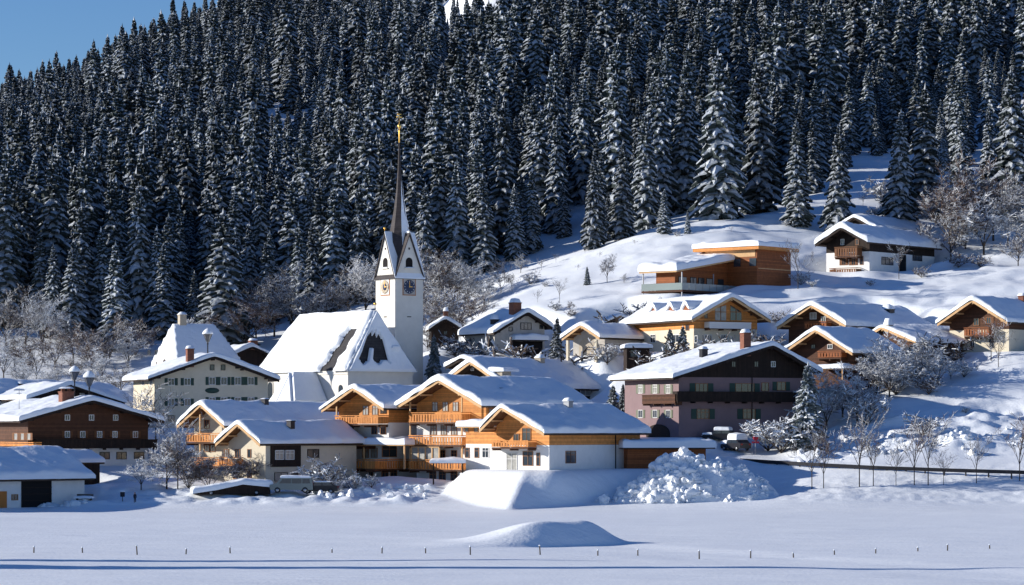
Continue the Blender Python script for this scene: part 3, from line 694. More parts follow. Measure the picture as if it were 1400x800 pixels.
def Oo():
    h = House('alpine_house', 'grey stone house with a rounded snowy gable and a snow-topped awning above the village', 'house', (722, 419), 412, 19.0, 30, 5.6, 4.0, 8.5, 29, 29, og=1.0, ob=.7, os=.7, snow=.75, soffit='soffit_dark', fascia='dark')
    h.walls([(-3, None, 'stone')])
    h.window('F', 719, 446, 15, 10, 'frame_d', bars=2); h.window('L', 672, 470, 6, 12, 'frame_d'); h.window('F', 698, 450, 5, 6, 'frame_d', bars=0); h.window('F', 740, 447, 5, 6, 'frame_d', bars=0)
    a = h.hit('F', 703, 464, 1.2); b = h.hit('F', 748, 475, 1.2)
    q = MB(); q.box(a[0], b[0], -1.5, -.004, a[1]-.15, a[1]); o = q.build('awning', h.root, 'dark'); slab_snow('awning_snow', a[0], b[0], -1.5, -.1, a[1], .8, o)
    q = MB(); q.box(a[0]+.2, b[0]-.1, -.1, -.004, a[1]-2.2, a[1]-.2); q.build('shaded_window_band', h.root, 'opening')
    h.chimney(704, 408, 1.3, 'brick', x=-1.2, snowh=.6); h.chimney(676, 430, .9, 'metal', x=-4.2, snowh=.7)
    return h
def Pp():
    h = House('wooden_hut', 'small black wooden hut with snow-capped chimney right of the church tower', 'hut', (609, 431), 424, 19.8, 6, 2.4, 2.4, 5, 33, 33, og=.8, ob=.5, os=.4, snow=.5, soffit='soffit_dark', fascia='dark')
    h.walls([(-4, None, 'dark')]); h.chimney(610, 420, .6, 'brick', x=.1, snowh=.6); h.window('F', 609, 455, 5, 5, 'frame_d')
    return h
def Qq():
    h = House('garage_house', 'low garage house with a round arched doorway under a thick snow roof', 'house', (794, 438), 400, 19.2, -40, 3.3, 3.3, 11.5, 29, 29, og=1.8, ob=.6, os=.5, snow=.6)
    h.walls([(-3, None, 'stone')])
    n = 12; poly = [(-1.7, 0)] + [(-1.7*math.cos(math.pi*k/n), 1.2+1.35*math.sin(math.pi*k/n)) for k in range(n+1)] + [(1.7, 0)]
    q = MB(); q.prism([(x, z) for x, z in poly], -.07, -.004); q.build('arched_door', h.root, 'chim')
    for x in (-2.5, 2.5):
        q = MB(); q.box(x-.18, x+.18, -1.7, -1.35, -1, h.zr-2.1); q.build('porch_post', h.root, 'cream')
    h.window('R', 845, 475, 18, 12, 'frame_w', pane='curtain'); h.window('R', 872, 474, 8, 10, 'frame_d')
    return h
def Q2():
    h = House('small_shed', 'tiny snow-covered hut peeping out behind the garage house roof', 'hut', (848, 427), 412, 20.5, 10, 2.0, 2.0, 4, 25, 25, og=.4, ob=.4, os=.4, snow=.5, soffit='soffit_dark', fascia='dark'); h.walls([(-4, None, 'dark')]); h.window('F', 848, 440, 5, 4, 'frame_d')
    return h
def Rr():
    h = House('alpine_house', 'honey wood house with a triangular glazed gable and three little snowy dormers', 'house', (1001, 400), 395, 19.6, 28, 6.4, 6.2, 17, 27, 27, og=1.5, ob=.8, os=1.2, snow=.55)
    zt = zy(452, 402)-19.6
    h.walls([(-4, zt, 'cream'), (zt, None, 'wood')])
    for (x, w) in ((985, 15), (1006, 15)):   # tall glazing following the rake
        a = h.hit('F', x-w/2, 438); b = h.hit('F', x+w/2, 438)
        rake = lambda u: min(h.zr - abs(u)*(h.pl if u < 0 else h.pr) - h.T - .5, zy(417, 396)-19.6)
        poly = [(a[0], a[1]), (b[0], a[1]), (b[0], rake(b[0])), (a[0], rake(a[0]))]
        q = MB(); q.prism(poly, -.05, -.004); g = q.build('gable_window', h.root, 'curtain' if x < 1000 else 'glass')
        q = MB(); mx = (a[0]+b[0])/2; q.box(mx-.05, mx+.05, -.09, -.052, a[1], rake(mx)); q.box(a[0], b[0], -.09, -.052, a[1]+1.1, a[1]+1.2); q.build('glazing_bars', g, 'frame_b')
    h.balcony('F', 970, 1027, 440, 449, 1.3, 'frame_w', style='solid')
    h.window('F', 1028, 428, 6, 8, 'frame_b'); h.window('F', 965, 432, 5, 7, 'frame_b')
    for x in (968, 990): h.window('F', x, 462, 10, 9, 'frame_w', bars=2)
    h.window('L', 893, 463, 7, 11, 'frame_w'); h.window('L', 922, 463, 14, 10, 'frame_w', bars=2); h.window('L', 952, 464, 4, 10, 'frame_w', bars=0); h.window('L', 940, 448, 5, 8, 'frame_b')
    # dormers on the sunny roof plane
    for px in (899, 922, 943):
        best = min(((abs(700+F_PX*(h.ox - 4.0*h.c - yy*h.s)/(h.oy - 4.0*h.s + yy*h.c) - px), yy) for yy in np.linspace(0, 17, 60)))[1]
        zz = float(h.h(np.array(-4.2), np.array(best)))
        q = MB(); q.prism([(best-.8, zz-.1), (best+.8, zz-.1), (best+.8, zz+.5), (best, zz+1.25), (best-.8, zz+.5)], -4.6, -1.2, 'yz'); o = q.build('dormer', h.roof_o, 'redwood')
        q = MB()
        for sg in (-1, 1):
            pts = [(best, zz+1.27), (best+sg*1.05, zz+.45), (best+sg*1.05, zz+.8), (best+sg*.5, zz+1.45), (best, zz+1.75)]
            q.prism(pts if sg < 0 else pts[::-1], -4.9, -1.0, 'yz')
        q.build('dormer_snow', o, 'snow')
    return h
def Tt():
    h = House('alpine_house', 'white and black timber house with thick roof snow high on the right slope', 'house', (1150, 303), 440, 32.9, -40, 4.7, 4.7, 18.5, 27.5, 27.5, og=1.8, ob=.9, os=.8, snow=.85, soffit='soffit_dark', fascia='dark')
    z1 = zy(348, 447)-32.9
    h.walls([(-4, z1, 'white'), (z1, None, 'dark')])
    for x in (1154, 1167): h.window('F', x, 358, 6, 9, 'frame_b', shut='shutter_b')
    h.window('F', 1178, 356, 5, 12, 'frame_b', bars=0); h.window('F', 1172, 331, 5, 8, 'frame_b'); h.window('F', 1152, 331, 5, 8, 'frame_w')
    h.balcony('F', 1141, 1172, 338, 350, 1.3, 'shutter_b'); h.balcony('F', 1134, 1170, 367, 378, 1.5, 'shutter_b')
    h.window('R', 1213, 357, 16, 12, 'frame_d', bars=2); h.window('R', 1254, 353, 13, 9, 'frame_d', bars=2)
    a = h.hit('R', 1234, 352); q = MB(); q.box(h.xr+.004, h.xr+.08, a[0]-.9, a[0]+.9, 0, a[1]+.4); q.build('door', h.root, 'opening')
    return h
def Uu():
    h = House('small_house', 'house mostly hidden behind the white and black timber house with only its snow roof showing', 'house', (1167, 291), 456, 33.5, -40, 3.6, 4.2, 17, 27, 27, og=1.2, ob=.7, os=.6, snow=.6, soffit='soffit_dark', fascia='dark', pad=False); h.walls([(-4, None, 'dark')])
    h.window('F', 1166, 305, 4, 3, 'frame_d'); return h
def Vv():
    h = House('alpine_house', 'long brown house with snow-topped roof vent below the bare hillside', 'house', (1109, 410), 395, 19.4, -40, 5.6, 5.6, 20, 28, 28, og=1.6, ob=.8, os=.8, snow=.65)
    h.walls([(-3, None, 'brown')]); h.balcony('F', 1100, 1130, 440, 449, 1.2, 'redwood'); h.window('F', 1112, 432, 9, 9, 'frame_w', pane='curtain'); h.window('F', 1126, 437, 6, 8, 'frame_w')
    for x in (1190, 1204): h.window('R', x, 446, 7, 6, 'frame_w'); 
    h.chimney(1214, 415, 1.3, 'metal', x=1.8, snowh=.8); return h
def Ww():
    h = House('alpine_house', 'dark wooden house with a brown balcony just above the frosted orchard', 'house', (1115, 444), 377, 13.0, -40, 5.7, 5.7, 10, 29, 29, og=1.6, ob=.8, os=.8, snow=.6)
    h.walls([(-3, None, 'brown')]); h.balcony('F', 1118, 1150, 480, 489, 1.3, 'redwood'); h.window('F', 1135, 474, 7, 6, 'frame_w'); h.window('F', 1112, 474, 6, 6, 'frame_d')
    h.window('R', 1175, 502, 6, 12, 'frame_w'); h.window('R', 1190, 502, 6, 12, 'frame_w')
    q = MB(); z = zy(503, 372)-13; q.box(.5, 5.6, -3.6, -.6, z-.15, z); q.box(.7, .85, -3.5, -3.35, z-3, z-.15); q.box(5.3, 5.45, -3.5, -3.35, z-3, z-.15); o = q.build('terrace_roof', h.root, 'trim'); slab_snow('terrace_snow', .5, 5.6, -3.6, -.6, z, .5, o)
    return h
def W2():
    h = House('low_house', 'low house with a plain snow roof half hidden by the frosted orchard trees', 'house', (1205, 441), 390, 15.5, -48, 3, 6.0, 13.5, 25, 20, og=.6, ob=.6, os=.6, snow=.55, soffit='soffit_dark'); h.walls([(-4, None, 'brown')])
    for x in (1255, 1290): h.window('R', x, 482, 7, 8, 'frame_w')
    h.chimney(1208, 440, .8, 'chim', x=.8, snowh=.9); h.chimney(1309, 452, .7, 'metal', x=1.5, snowh=.7)
    return h
def Xx():
    h = House('alpine_house', 'brown and cream house with a wooden balcony at the right edge of the village', 'house', (1329, 403), 390, 19.4, -40, 5.4, 5.4, 17, 30, 30, og=1.8, ob=.8, os=.8, snow=.65)
    z1 = zy(452, 394)-19.4
    h.walls([(-3, z1, 'cream'), (z1, None, 'brown')]); h.balcony('F', 1318, 1352, 448, 459, 1.4, 'redwood')
    h.window('F', 1335, 440, 8, 10, 'frame_b'); h.window('F', 1352, 438, 7, 9, 'frame_b', shut='shutter_b'); h.window('F', 1330, 470, 6, 10, 'frame_w'); h.window('F', 1356, 470, 6, 12, 'frame_d'); h.chimney(1398, 400, .8, 'brick', x=.8)
    return h
def Aa():
    h = House('garage', 'low white garage with a dark open bay and an orange door at the lower left', 'garage', (129, 654), 333, .2, -44, 6.8, 6.8, 24, 25, 25, og=.6, ob=.8, os=.8, snow=.65, anchor='rear_right', soffit='soffit_dark', fascia='dark')
    h.walls([(-2, None, 'white')])
    a = h.hit('R', 29, 660); b = h.hit('R', 70, 692)
    q = MB(); q.box(h.xr-.0+.004, h.xr+.09, a[0], b[0], -.5, a[1]+.3); q.build('open_bay', h.root, 'opening')  # near-black panel on the wall, its colour standing in for the unlit inside
    q = MB()
    for k in range(3): q.box(h.xr+.095, h.xr+.14, a[0], b[0], .7+k*.75, .78+k*.75)
    q.build('bay_rail', h.root, 'dark')
    a = h.hit('R', -6, 672); b = h.hit('R', 9, 693); q = MB(); q.box(h.xr+.004, h.xr+.07, a[0], b[0], -.3, a[1]); q.build('door', h.root, 'orange')
    h.window('R', 20, 680, 9, 8, 'frame_b')
    return h
def Bb():
    h = House('small_shed', 'flat snowy shed between the dark farmhouse and the low white garage', 'shed', (143, 632), 345, 2.4, -40, 2.6, 2.6, 10, 22, 22, og=.5, ob=.4, os=.4, snow=.6, anchor='rear_right', soffit='soffit_dark', fascia='dark'); h.walls([(-3, None, 'dark')]); return h
def D1():
    h = House('long_house', 'long roof under smooth shaded snow at the far left behind the farmhouse', 'house', (-70, 517), 386, 9, -40, 6, 7, 26, 23, 23, og=1, ob=1, os=1, snow=.6, soffit='soffit_dark'); h.walls([(-4, None, 'dark')]); h.chimney(30, 522, 1.4, 'metal', x=1.6, snowh=.3); return h
def D2():
    h = House('small_house', 'dark gabled house right behind the street lamps on the left', 'house', (97, 521), 378, 8.5, 30, 6.0, 7.5, 12, 17, 17, og=1.2, ob=1, os=1, snow=.5, soffit='soffit_dark', fascia='dark'); h.walls([(-4, None, 'dark')]); h.window('F', 112, 540, 6, 5, 'frame_w'); return h
def D3():
    h = House('small_house', 'little snow-roofed house between the guesthouse gable and the church nave', 'house', (345, 468), 436, 16, 25, 4.5, 4.5, 7, 24, 24, og=.6, ob=.6, os=.6, snow=.6, soffit='soffit_dark', fascia='dark'); h.walls([(-5, None, 'dark')]); h.chimney(352, 462, 1.1, 'brick', x=.3, snowh=.4); return h
def D4():
    h = House('small_house', 'small dark roof left of the long shaded house, right beside the church tower', 'house', (632, 484), 396, 12.5, -40, 3, 3, 10, 22, 22, og=.6, ob=.6, os=.6, snow=.5, soffit='soffit_dark', fascia='dark'); h.walls([(-4, None, 'dark')]); return h
HS = {f.__name__: f() for f in (K, J, I, Hb, Hf, Cc, Ff, Ee, Mm, Nn, Oo, Pp, Qq, Q2, Rr, Tt, Uu, Vv, Ww, W2, Xx, Aa, Bb, D1, D2, D3, D4)}

# ---- flat-roofed garages by the platform, shed, modern house
def box_house(name, label, cat, px, D, base, th):
    o = empty(name, (wx(px, D), D, base), R(th), label, cat); return o
# carport right of the platform chalet: origin at near-left corner, x to the right-front side
def carport():
    D = 343; b = 4.4; r = box_house('garage', 'low wooden garage with a thick flat snow roof beside the platform chalet', 'garage', 862, D-4, b, 50)
    # local x runs along the visible long side
    q = MB(); q.box(0, 9.5, 0, 5, -3, 2.3); q.build('wall', r, 'redwood')
    q = MB(); q.box(6.0, 8.0, -.06, -.004, -.2, 1.9); q.build('door', r, 'frame_w')
    q = MB(); q.box(-.7, 10.4, -.9, 5.6, 2.3, 2.5); rf = q.build('roof', r, 'eave'); slab_snow('roof_snow', -.7, 10.4, -.9, 5.6, 2.5, .85, rf)
    PADS.append((r.location.x, r.location.y, math.cos(R(50)), math.sin(R(50)), 0, 9.5, 0, 5, b))
    r.location = (wx(858, 340), 340, b); r.rotation_euler.z = R(12); PADS[-1] = (r.location.x, 340, math.cos(R(12)), math.sin(R(12)), -5, 9.5, -1, 5, b)
    r2 = empty('carport', (wx(820, 343), 343, b), R(12), 'blue-grey carport bay under its own snow slab between chalet and wooden garage', 'carport')
    q = MB(); q.box(-.2, 3.4, .8, 4.4, -3, 2.2); q.build('wall', r2, 'stone'); q = MB(); q.box(1.3, 2.6, .73, .796, .6, 1.7); q.build('window', r2, 'glass')
    q = MB(); q.box(-.6, 3.6, -1.6, 4.9, 2.2, 2.4)
    rf = q.build('roof', r2, 'eave'); slab_snow('roof_snow', -.6, 3.6, -1.6, 4.9, 2.4, .6, rf)
    q = MB(); q.box(-.4, -.2, -1.4, -1.2, -2, 2.2); q.box(3.2, 3.4, -1.4, -1.2, -2, 2.2); q.build('post', r2, 'brown')
carport()
def shed():
    D = 392; b = 18.6; r = empty('small_shed', (wx(857, D), D, b), R(8), 'tiny flat shed with a snow cushion in front of the cream and wood house', 'shed')
    q = MB(); q.box(0, 3.1, 0, 2.5, -3, 1.3); q.build('wall', r, 'dark'); q = MB(); q.box(-.3, 3.4, -.3, 2.8, 1.3, 1.45); rf = q.build('roof', r, 'eave'); slab_snow('roof_snow', -.3, 3.4, -.3, 2.8, 1.45, .55, rf)
    q = MB(); q.box(.5, 1.6, -.05, -.004, .2, 1.1); q.build('window', r, 'glass')
shed()
def modern():
    c, s = math.cos(R(-40)), math.sin(R(-40)); D = 424
    b = 28.9
    X0, Y0 = wx(1037, D), D          # near roof corner of the upper block
    r = empty('modern_house', (X0, Y0, b), R(-40), 'modern orange timber house with two flat snowy roofs and a glass balcony on the slope', 'house')
    # local: x to the left face is negative, y away along the right face
    z = lambda py, d: zy(py, d) - b
    zt = z(341, 425); q = MB(); q.box(-10.2, -.9, .9, 9.6, -4, zt-.004); q.build('upper_wall', r, 'redwood')
    q = MB(); q.box(-10.2, -1.2, .84, .897, zt-1.0, zt-.01); q.build('wall_band', r, 'trim')
    q = MB(); q.box(-.896, -.84, 1.2, 9.4, z(368, 428)-.06, z(368, 428)+.06); q.build('wall_strip', r, 'trim')
    q = MB(); q.box(-11.9, 0, 0, 10.4, zt, zt+.55); rf = q.build('upper_roof', r, 'wood'); slab_snow('upper_snow', -11.9, 0, 0, 10.4, zt+.55, .75, rf)
    # lower block: near roof corner at px 923
    D2_ = 417; X1, Y1 = wx(925, D2_), D2_; dx, dy = X1-X0, Y1-Y0; lx, ly = dx*c + dy*s, -dx*s + dy*c
    z0 = z(372, D2_); z1 = z(351, 428); Lb = 18.5; W = 6.8
    sl = (z1-z0)/Lb
    q = MB(); pts = [(ly+1.2, -4), (ly+Lb, -4), (ly+Lb, z1-.01), (ly+1.2, z0+1.2*sl-.01)]
    q.prism(pts, lx-W+2.2, lx-1.2, 'yz'); q.build('lower_wall', r, 'redwood')
    q = MB(); q.prism([(ly, z0), (ly+Lb, z1), (ly+Lb, z1+.3), (ly, z0+.3)], lx-W, lx, 'yz'); rf = q.build('lower_roof', r, 'trim')
    slab_snow('lower_snow', lx-W, lx, ly, ly+Lb, z0+.3, .95, rf, slope=lambda X, Y: (Y-ly)*sl)
    zf = z(398, 420)
    q = MB(); q.box(lx-W+.3, lx+.9, ly+.2, ly+Lb-3, zf-.25, zf); bal = q.build('balcony', r, 'brown')
    q = MB()
    n = 9
    for k in range(n):
        a0 = ly+.2 + (Lb-3.3)*k/n; a1 = ly+.2 + (Lb-3.3)*(k+1)/n - .08; q.box(lx+.8, lx+.84, a0, a1, zf+.05, zf+1.05)
    q.box(lx-W+.3, lx+.79, ly+.2, ly+.24, zf+.05, zf+1.05); q.build('glass_railing', bal, 'steelglass')
    for xx, yy in ((lx-W+.5, ly+.35), (lx+.7, ly+.35), (lx+.7, ly+8)):
        q = MB(); q.box(xx-.07, xx+.07, yy-.07, yy+.07, -4, z0); q.build('post', r, 'zinc')
    # windows on the right face of the lower block
    for k, y in enumerate((3.0, 5.6, 7.6, 9.6, 12.4)):
        q = MB(); w = .75 if k else 1.0; q.box(lx-1.19, lx-1.14, ly+y-w, ly+y+w, zf+(.2 if k == 0 else .9), zf+2.1); wi = q.build('window', r, 'frame_d')
        q = MB(); q.box(lx-1.138, lx-1.12, ly+y-w+.1, ly+y+w-.1, zf+(.3 if k == 0 else 1.0), zf+2.0); q.build('pane', wi, 'curtain' if k in (0, 3) else 'glass')
    for y_ in (1.6, 4.4, 7.2):
        q = MB(); q.box(-.86, -.83, y_, y_+1.4, zt-2.6, zt-1.0) if False else q.box(-9.4+y_, -8.2+y_, .80, .838, zt-2.4, zt-1.25); q.build('window', r, 'glass')
    q = MB(); q.box(lx-1.19, lx-1.12, ly+1.6, ly+15, -.6, zf-.6) if False else q.box(lx-1.195, lx-1.15, ly+3, ly+13.5, zf-2.1, zf-.7); q.build('lower_window', r, 'glass')
    # roof terrace table with snow on the lower roof
    PADS.append((r.location.x, r.location.y, c, s, -9, -1, 1, 9, b+1.2)); PADS.append((r.location.x, r.location.y, c, s, lx-W+2, lx-1, ly+1, ly+12, b-.3))
modern()

# ------------------------------------------------------------------ church
def church():
    th = R(37); c, s = math.cos(th), math.sin(th); b = 10.0
    D = 400.0; W = 11.4; hw = W/2; cx0, cy0 = wx(475, D), D
    ox, oy = cx0 + hw*c, cy0 + hw*s
    r = empty('village_church', (ox, oy, b), th, 'white village church with a steep snowy nave roof and a slender dark spire', 'church')
    L = 23.2; ze = zy(506, D) - b; zr = zy(424, 407) - b - .45
    q = MB(); q.box(-hw+.25, hw-.25, .25, L-.25, -5, ze-.02); wall = q.build('nave_wall', r, 'church')
    q = MB(); q.box(-hw+.12, hw-.12, .12, L-.12, ze-.55, ze-.024); q.build('cornice', r, 'church')
    # roof solid with hipped ends
    f0, f1 = 1.6, 2.6
    v = [(-hw,0,ze),(hw,0,ze),(hw,L,ze),(-hw,L,ze),(0,f0,zr),(0,L-f1,zr)]
    q = MB(); q.add(v, [(0,1,4),(1,2,5,4),(2,3,5),(3,0,4,5),(3,2,1,0)]); rf = q.build('nave_roof', r, 'shingle')
    # snow blanket: heightfield in (y, slope) on each plane, with bare patches where the snow has slid off
    def blanket(P0, P1, P2, P3, t, nu, nv, bare, name):
        P0, P1, P2, P3 = map(Vector, (P0, P1, P2, P3)); nrm = (P1-P0).cross(P3-P0).normalized()
        V = []; Fc = []; keep = {}
        for j in range(nv+1):
            for i in range(nu+1):
                a, bb = i/nu, j/nv; p = (P0*(1-a)+P1*a)*(1-bb) + (P3*(1-a)+P2*a)*bb
                cov = bare(a, bb); keep[i, j] = cov > 0
                e = min(1, min(a, 1-a)*nu/1.4+.35, (bb*nv)/1.2+.3 if True else 1)
                n = 1 + .25*float(fbm(p.x/2+3, p.z/2+p.y/2, 3))
                V.append(p + nrm*(.03 + t*n*min(1, e)*min(1, cov*6)))
        for j in range(nv):
            for i in range(nu):
                if keep[i,j] or keep[i+1,j] or keep[i,j+1] or keep[i+1,j+1]:
                    k = j*(nu+1)+i; Fc.append((k, k+1, k+nu+2, k+nu+1))
        q = MB(); q.add(V, Fc, None, True); return q.build(name, rf, 'snow')
    def bare_main(a, bb):       # a: along eave from rear (0) to near end (1), bb: up the slope
        if bb > .78: return 1
        # leaning strip near the right end (bare shingles)
        cx = .785 + bb*.085; w = .075*(1-.25*bb)+.012*math.sin(bb*23)
        d = abs(a-cx) - w
        return .0 if d < 0 and bb < .74 else min(1, max(d*9, .0)+.06)
    e = .25
    blanket((-hw-e, L+.1, ze-.2), (-hw-e, -.1, ze-.2), (0, f0, zr+.05), (0, L-f1, zr+.05), .5, 80, 40, bare_main, 'nave_snow')
    def bare_hip(a, bb):
        if .12 < bb < .70 and .08 < a < .62:
            jag = .04*math.sin(a*26)
            lo = .16 + jag + (.20 if .26 < a < .33 else 0); hi = .66 - .25*max(0, a-.35) + .04*math.sin(a*40)
            if lo < bb < hi: return 0
        return .3
    blanket((-hw-.1, -e, ze-.2), (hw+.1, -e, ze-.2), (0.01, f0, zr+.05), (-0.01, f0, zr+.05), .42, 60, 40, bare_hip, 'apse_snow')
    blanket((hw+e, -.1, ze-.2), (hw+e, L+.1, ze-.2), (0, L-f1, zr+.05), (0, f0, zr+.05), .5, 40, 20, lambda a, bb: 1, 'rear_snow')
    q = MB(); q.tube((0, f0, zr), (0, f0, zr+1.6), .05, .03, 6); q.lathe([(0,0),(.16,.08),(.22,.22),(.16,.38),(0,.45)], 10, 'gold', (0, f0, zr+1.0)); q.tube((0, L-f1, zr), (0, L-f1, zr+1.1), .05, .03, 6); q.lathe([(0,0),(.16,.08),(.2,.2),(.14,.34),(0,.4)], 10, 'clockw', (0, L-f1, zr+1.0)); q.build('ridge_finial', rf, 'metal')
    q = MB()
    for k in range(10):
        A_ = Vector((-hw-.1, -.05, ze-.05)); B_ = Vector((0, f0, zr+.15)); q.tube(A_.lerp(B_, k/10), A_.lerp(B_, (k+1)/10), .24+.05*math.sin(k*2), .24+.05*math.sin(k*2+2), 8)
    q.build('hip_snow', rf, 'snow')
    # small roof hatch on the hip
    q = MB(); hz = ze + (zr-ze)*.33; q.box(1.9, 2.7, f0*.2, f0*.9+.4, hz, hz+.55); hh = q.build('roof_hatch', rf, 'dark'); slab_snow('hatch_snow', 1.8, 2.8, f0*.1-.3, f0*.9+.4, hz+.55, .3, hh, st=.2)
    # arched windows of the lit side
    def to_face(px, py):
        d = Vector(((px-700)/F_PX, 1, (HOR-py)/F_PX)); ol = Vector(((0-ox)*c+(0-oy)*s, (ox)*s-(oy)*c, CAM_Z-b)); dl = Vector((d.x*c+d.y*s, -d.x*s+d.y*c, d.z)); t = (-hw+.25-ol.x)/dl.x; p = ol+dl*t; return p.y, p.z
    for px, py, w in ((370, 535, 1.2), (358, 536, .01)):
        y, z = to_face(px, py)
        if w < .1: continue
        n = 10; poly = [(y-w/2*1.5, z-1.5)] + [(y-w/2*1.5*math.cos(math.pi*k/n), z+.8+.8*math.sin(math.pi*k/n)) for k in range(n+1)] + [(y+w/2*1.5, z-1.5)]
        q = MB(); q.prism(poly, -hw+.17, -hw+.246, 'yz'); wo = q.build('arched_window', r, 'stone')
        poly = [(y-w/2, z-1.2)] + [(y-w/2*math.cos(math.pi*k/n), z+.7+.6*math.sin(math.pi*k/n)) for k in range(n+1)] + [(y+w/2, z-1.2)]
        q = MB(); q.prism(poly, -hw+.12, -hw+.168, 'yz'); q.build('pane', wo, 'glass')
    y, z = to_face(357, 536); q = MB(); q.box(-hw+.18, -hw+.246, y-.7, y+.7, z-1.1, z+1.1); q.build('wall_painting', r, 'fresco')
    y, z = to_face(466, 540); n = 10; poly = [(y-.5, z-1.5)] + [(y-.5*math.cos(math.pi*k/n), z+.9+.5*math.sin(math.pi*k/n)) for k in range(n+1)] + [(y+.5, z-1.5)]
    q = MB(); q.prism(poly, -hw+.17, -hw+.246, 'yz'); q.build('arched_window', r, 'glass')
    # buttresses on the end wall
    q = MB()
    for x in (-hw+.5, 0, hw-.5): q.box(x-.35, x+.35, -.5, .246, -5, ze-2.2)
    q.build('buttress', r, 'church')
    # sacristy with steep hipped snow roof against the sunny side
    az = zy(503, 394)-b-.4; ae = zy(549, 392)-b; aw = 3.0; al = 5.4; yc = 8.4
    q = MB(); q.box(-hw-al+.3, -hw+.246, yc-aw+.3, yc+aw-.3, -5, ae-.0); q.build('sacristy_wall', r, 'church')
    v = [(-hw-al, yc-aw, ae), (-hw+.2, yc-aw, ae), (-hw+.2, yc+aw, ae), (-hw-al, yc+aw, ae), (-hw-al+1.6, yc, az), (-hw+.2, yc, az)]
    q = MB(); q.add(v, [(0,1,5,4),(2,3,4,5),(3,0,4),(3,2,1,0),(1,2,5)]); sr = q.build('sacristy_roof', r, 'shingle')
    def face_snow(pts, t):
        pts = [Vector(p) for p in pts]; n = (pts[1]-pts[0]).cross(pts[2]-pts[0]).normalized()*t
        k = len(pts); cen = sum(pts, Vector())/k
        o = [p + (cen-p)*.0 for p in pts]; tp = [p + (cen-p)*.06 + n for p in pts]
        q = MB(); q.add(o+tp, [tuple(range(k, 2*k))] + [(i, (i+1) % k, k+(i+1) % k, k+i) for i in range(k)]); return q
    for f in ((0,1,5,4), (2,3,4,5), (3,0,4)): face_snow([Vector(v[i]) + Vector((0, 0, -.02)) for i in f], .38).build('sacristy_snow', sr, 'snow')
    # ---- tower
    S = 2.42; tx, ty = -16.55, 411.0
    dx, dy = tx-ox, ty-oy; lx, ly = dx*c+dy*s, -dx*s+dy*c      # local position of the near corner
    x0, x1, y0, y1 = lx, lx+2*S, ly, ly+2*S; mx, my = lx+S, ly+S
    zt = zy(377, 411)-b; zg = zy(322, 413)-b
    q = MB(); q.box(x0, x1, y0, y1, -5, zt); tw = q.build('tower', r, 'church')
    # four gables
    g = MB()
    g.prism([(x0, zt), (x1, zt), (mx, zg)], y0, y0+.35); g.prism([(x0, zt), (x1, zt), (mx, zg)], y1-.35, y1)
    g.prism([(y0+.352, zt), (y1-.352, zt), (my, zg-.8)], x0, x0+.35, 'yz'); g.prism([(y0, zt), (my, zg), (y1, zt)], x0-.003, x0+.34, 'yz'); g.prism([(y0, zt), (my, zg), (y1, zt)], x1-.34, x1+.003, 'yz')
    g.build('tower_gable', tw, 'church')
    # cross gable roofs (valley roof) : two prisms
    ro = MB(); o_ = .18
    def rp(axis):
        pr = [(-S-.02, zt-.12), (0, zg+.12), (S+.02, zt-.12)]
        pts0 = [(-S-.26, zt-.42), (0, zg+.34), (S+.26, zt-.42), (S+.10, zt-.42), (0, zg+.02), (-S-.10, zt-.42)]
        for a, b2 in (((0,1,4,5)), ((1,2,3,4))) if False else ():
            pass
        return pts0
    p0 = rp(0)
    L1 = [p0[0], p0[1], p0[4], p0[5]]; L2 = [p0[1], p0[2], p0[3], p0[4]]
    for k, poly in enumerate((L1, L2)):
        e_ = .002*k
        ro.prism([(mx+p[0], p[1]) for p in poly], y0-.22+e_, y1+.22-e_, 'xz', 'spire')
        ro.prism([(my+p[0], p[1]-.003) for p in poly], x0-.22+e_, x1+.22-e_, 'yz', 'spire')
    tr = ro.build('tower_roof', tw, 'spire')
    # snow on the gable roofs facing away from the sun
    sn = MB()
    q4 = [(mx+.05, zg+.45), (mx+S+.26, zt-.36), (mx+S+.26, zt-.2), (mx+.05, zg+.62)]
    sn.prism([(p[0], p[1]) for p in q4], y0-.2, y1+.2, 'xz')
    q5 = [(my-.05, zg+.44), (my-S-.26, zt-.37), (my-S-.26, zt-.2), (my-.05, zg+.60)]
    sn.prism(q5, x0-.18, x1+.2, 'yz')
    sn.build('tower_roof_snow', tr, 'snow')
    # spire: eight-sided, concave, slender
    top = zy(192, 413)-b; zb = zt + 1.2
    prof = [(2.5, zb), (1.85, zb+3.2), (1.32, zb+5.6), (.82, zb+8.3), (.45, zb+11.3), (.24, zb+14.3), (.10, top-.2), (.05, top)]
    sp = MB(); n = 8; V = []; Fc = []
    for rr, z in prof:
        for i in range(n): t = math.pi/8 + 2*math.pi*i/n; V.append((mx+rr*math.cos(t), my+rr*math.sin(t), z))
    for k in range(len(prof)-1):
        for i in range(n): Fc.append((k*n+i, k*n+(i+1) % n, (k+1)*n+(i+1) % n, (k+1)*n+i))
    sp.add(V, Fc); so = sp.build('spire', tw, 'spire')
    # snow stuck to the two faces towards the right
    ss = MB()
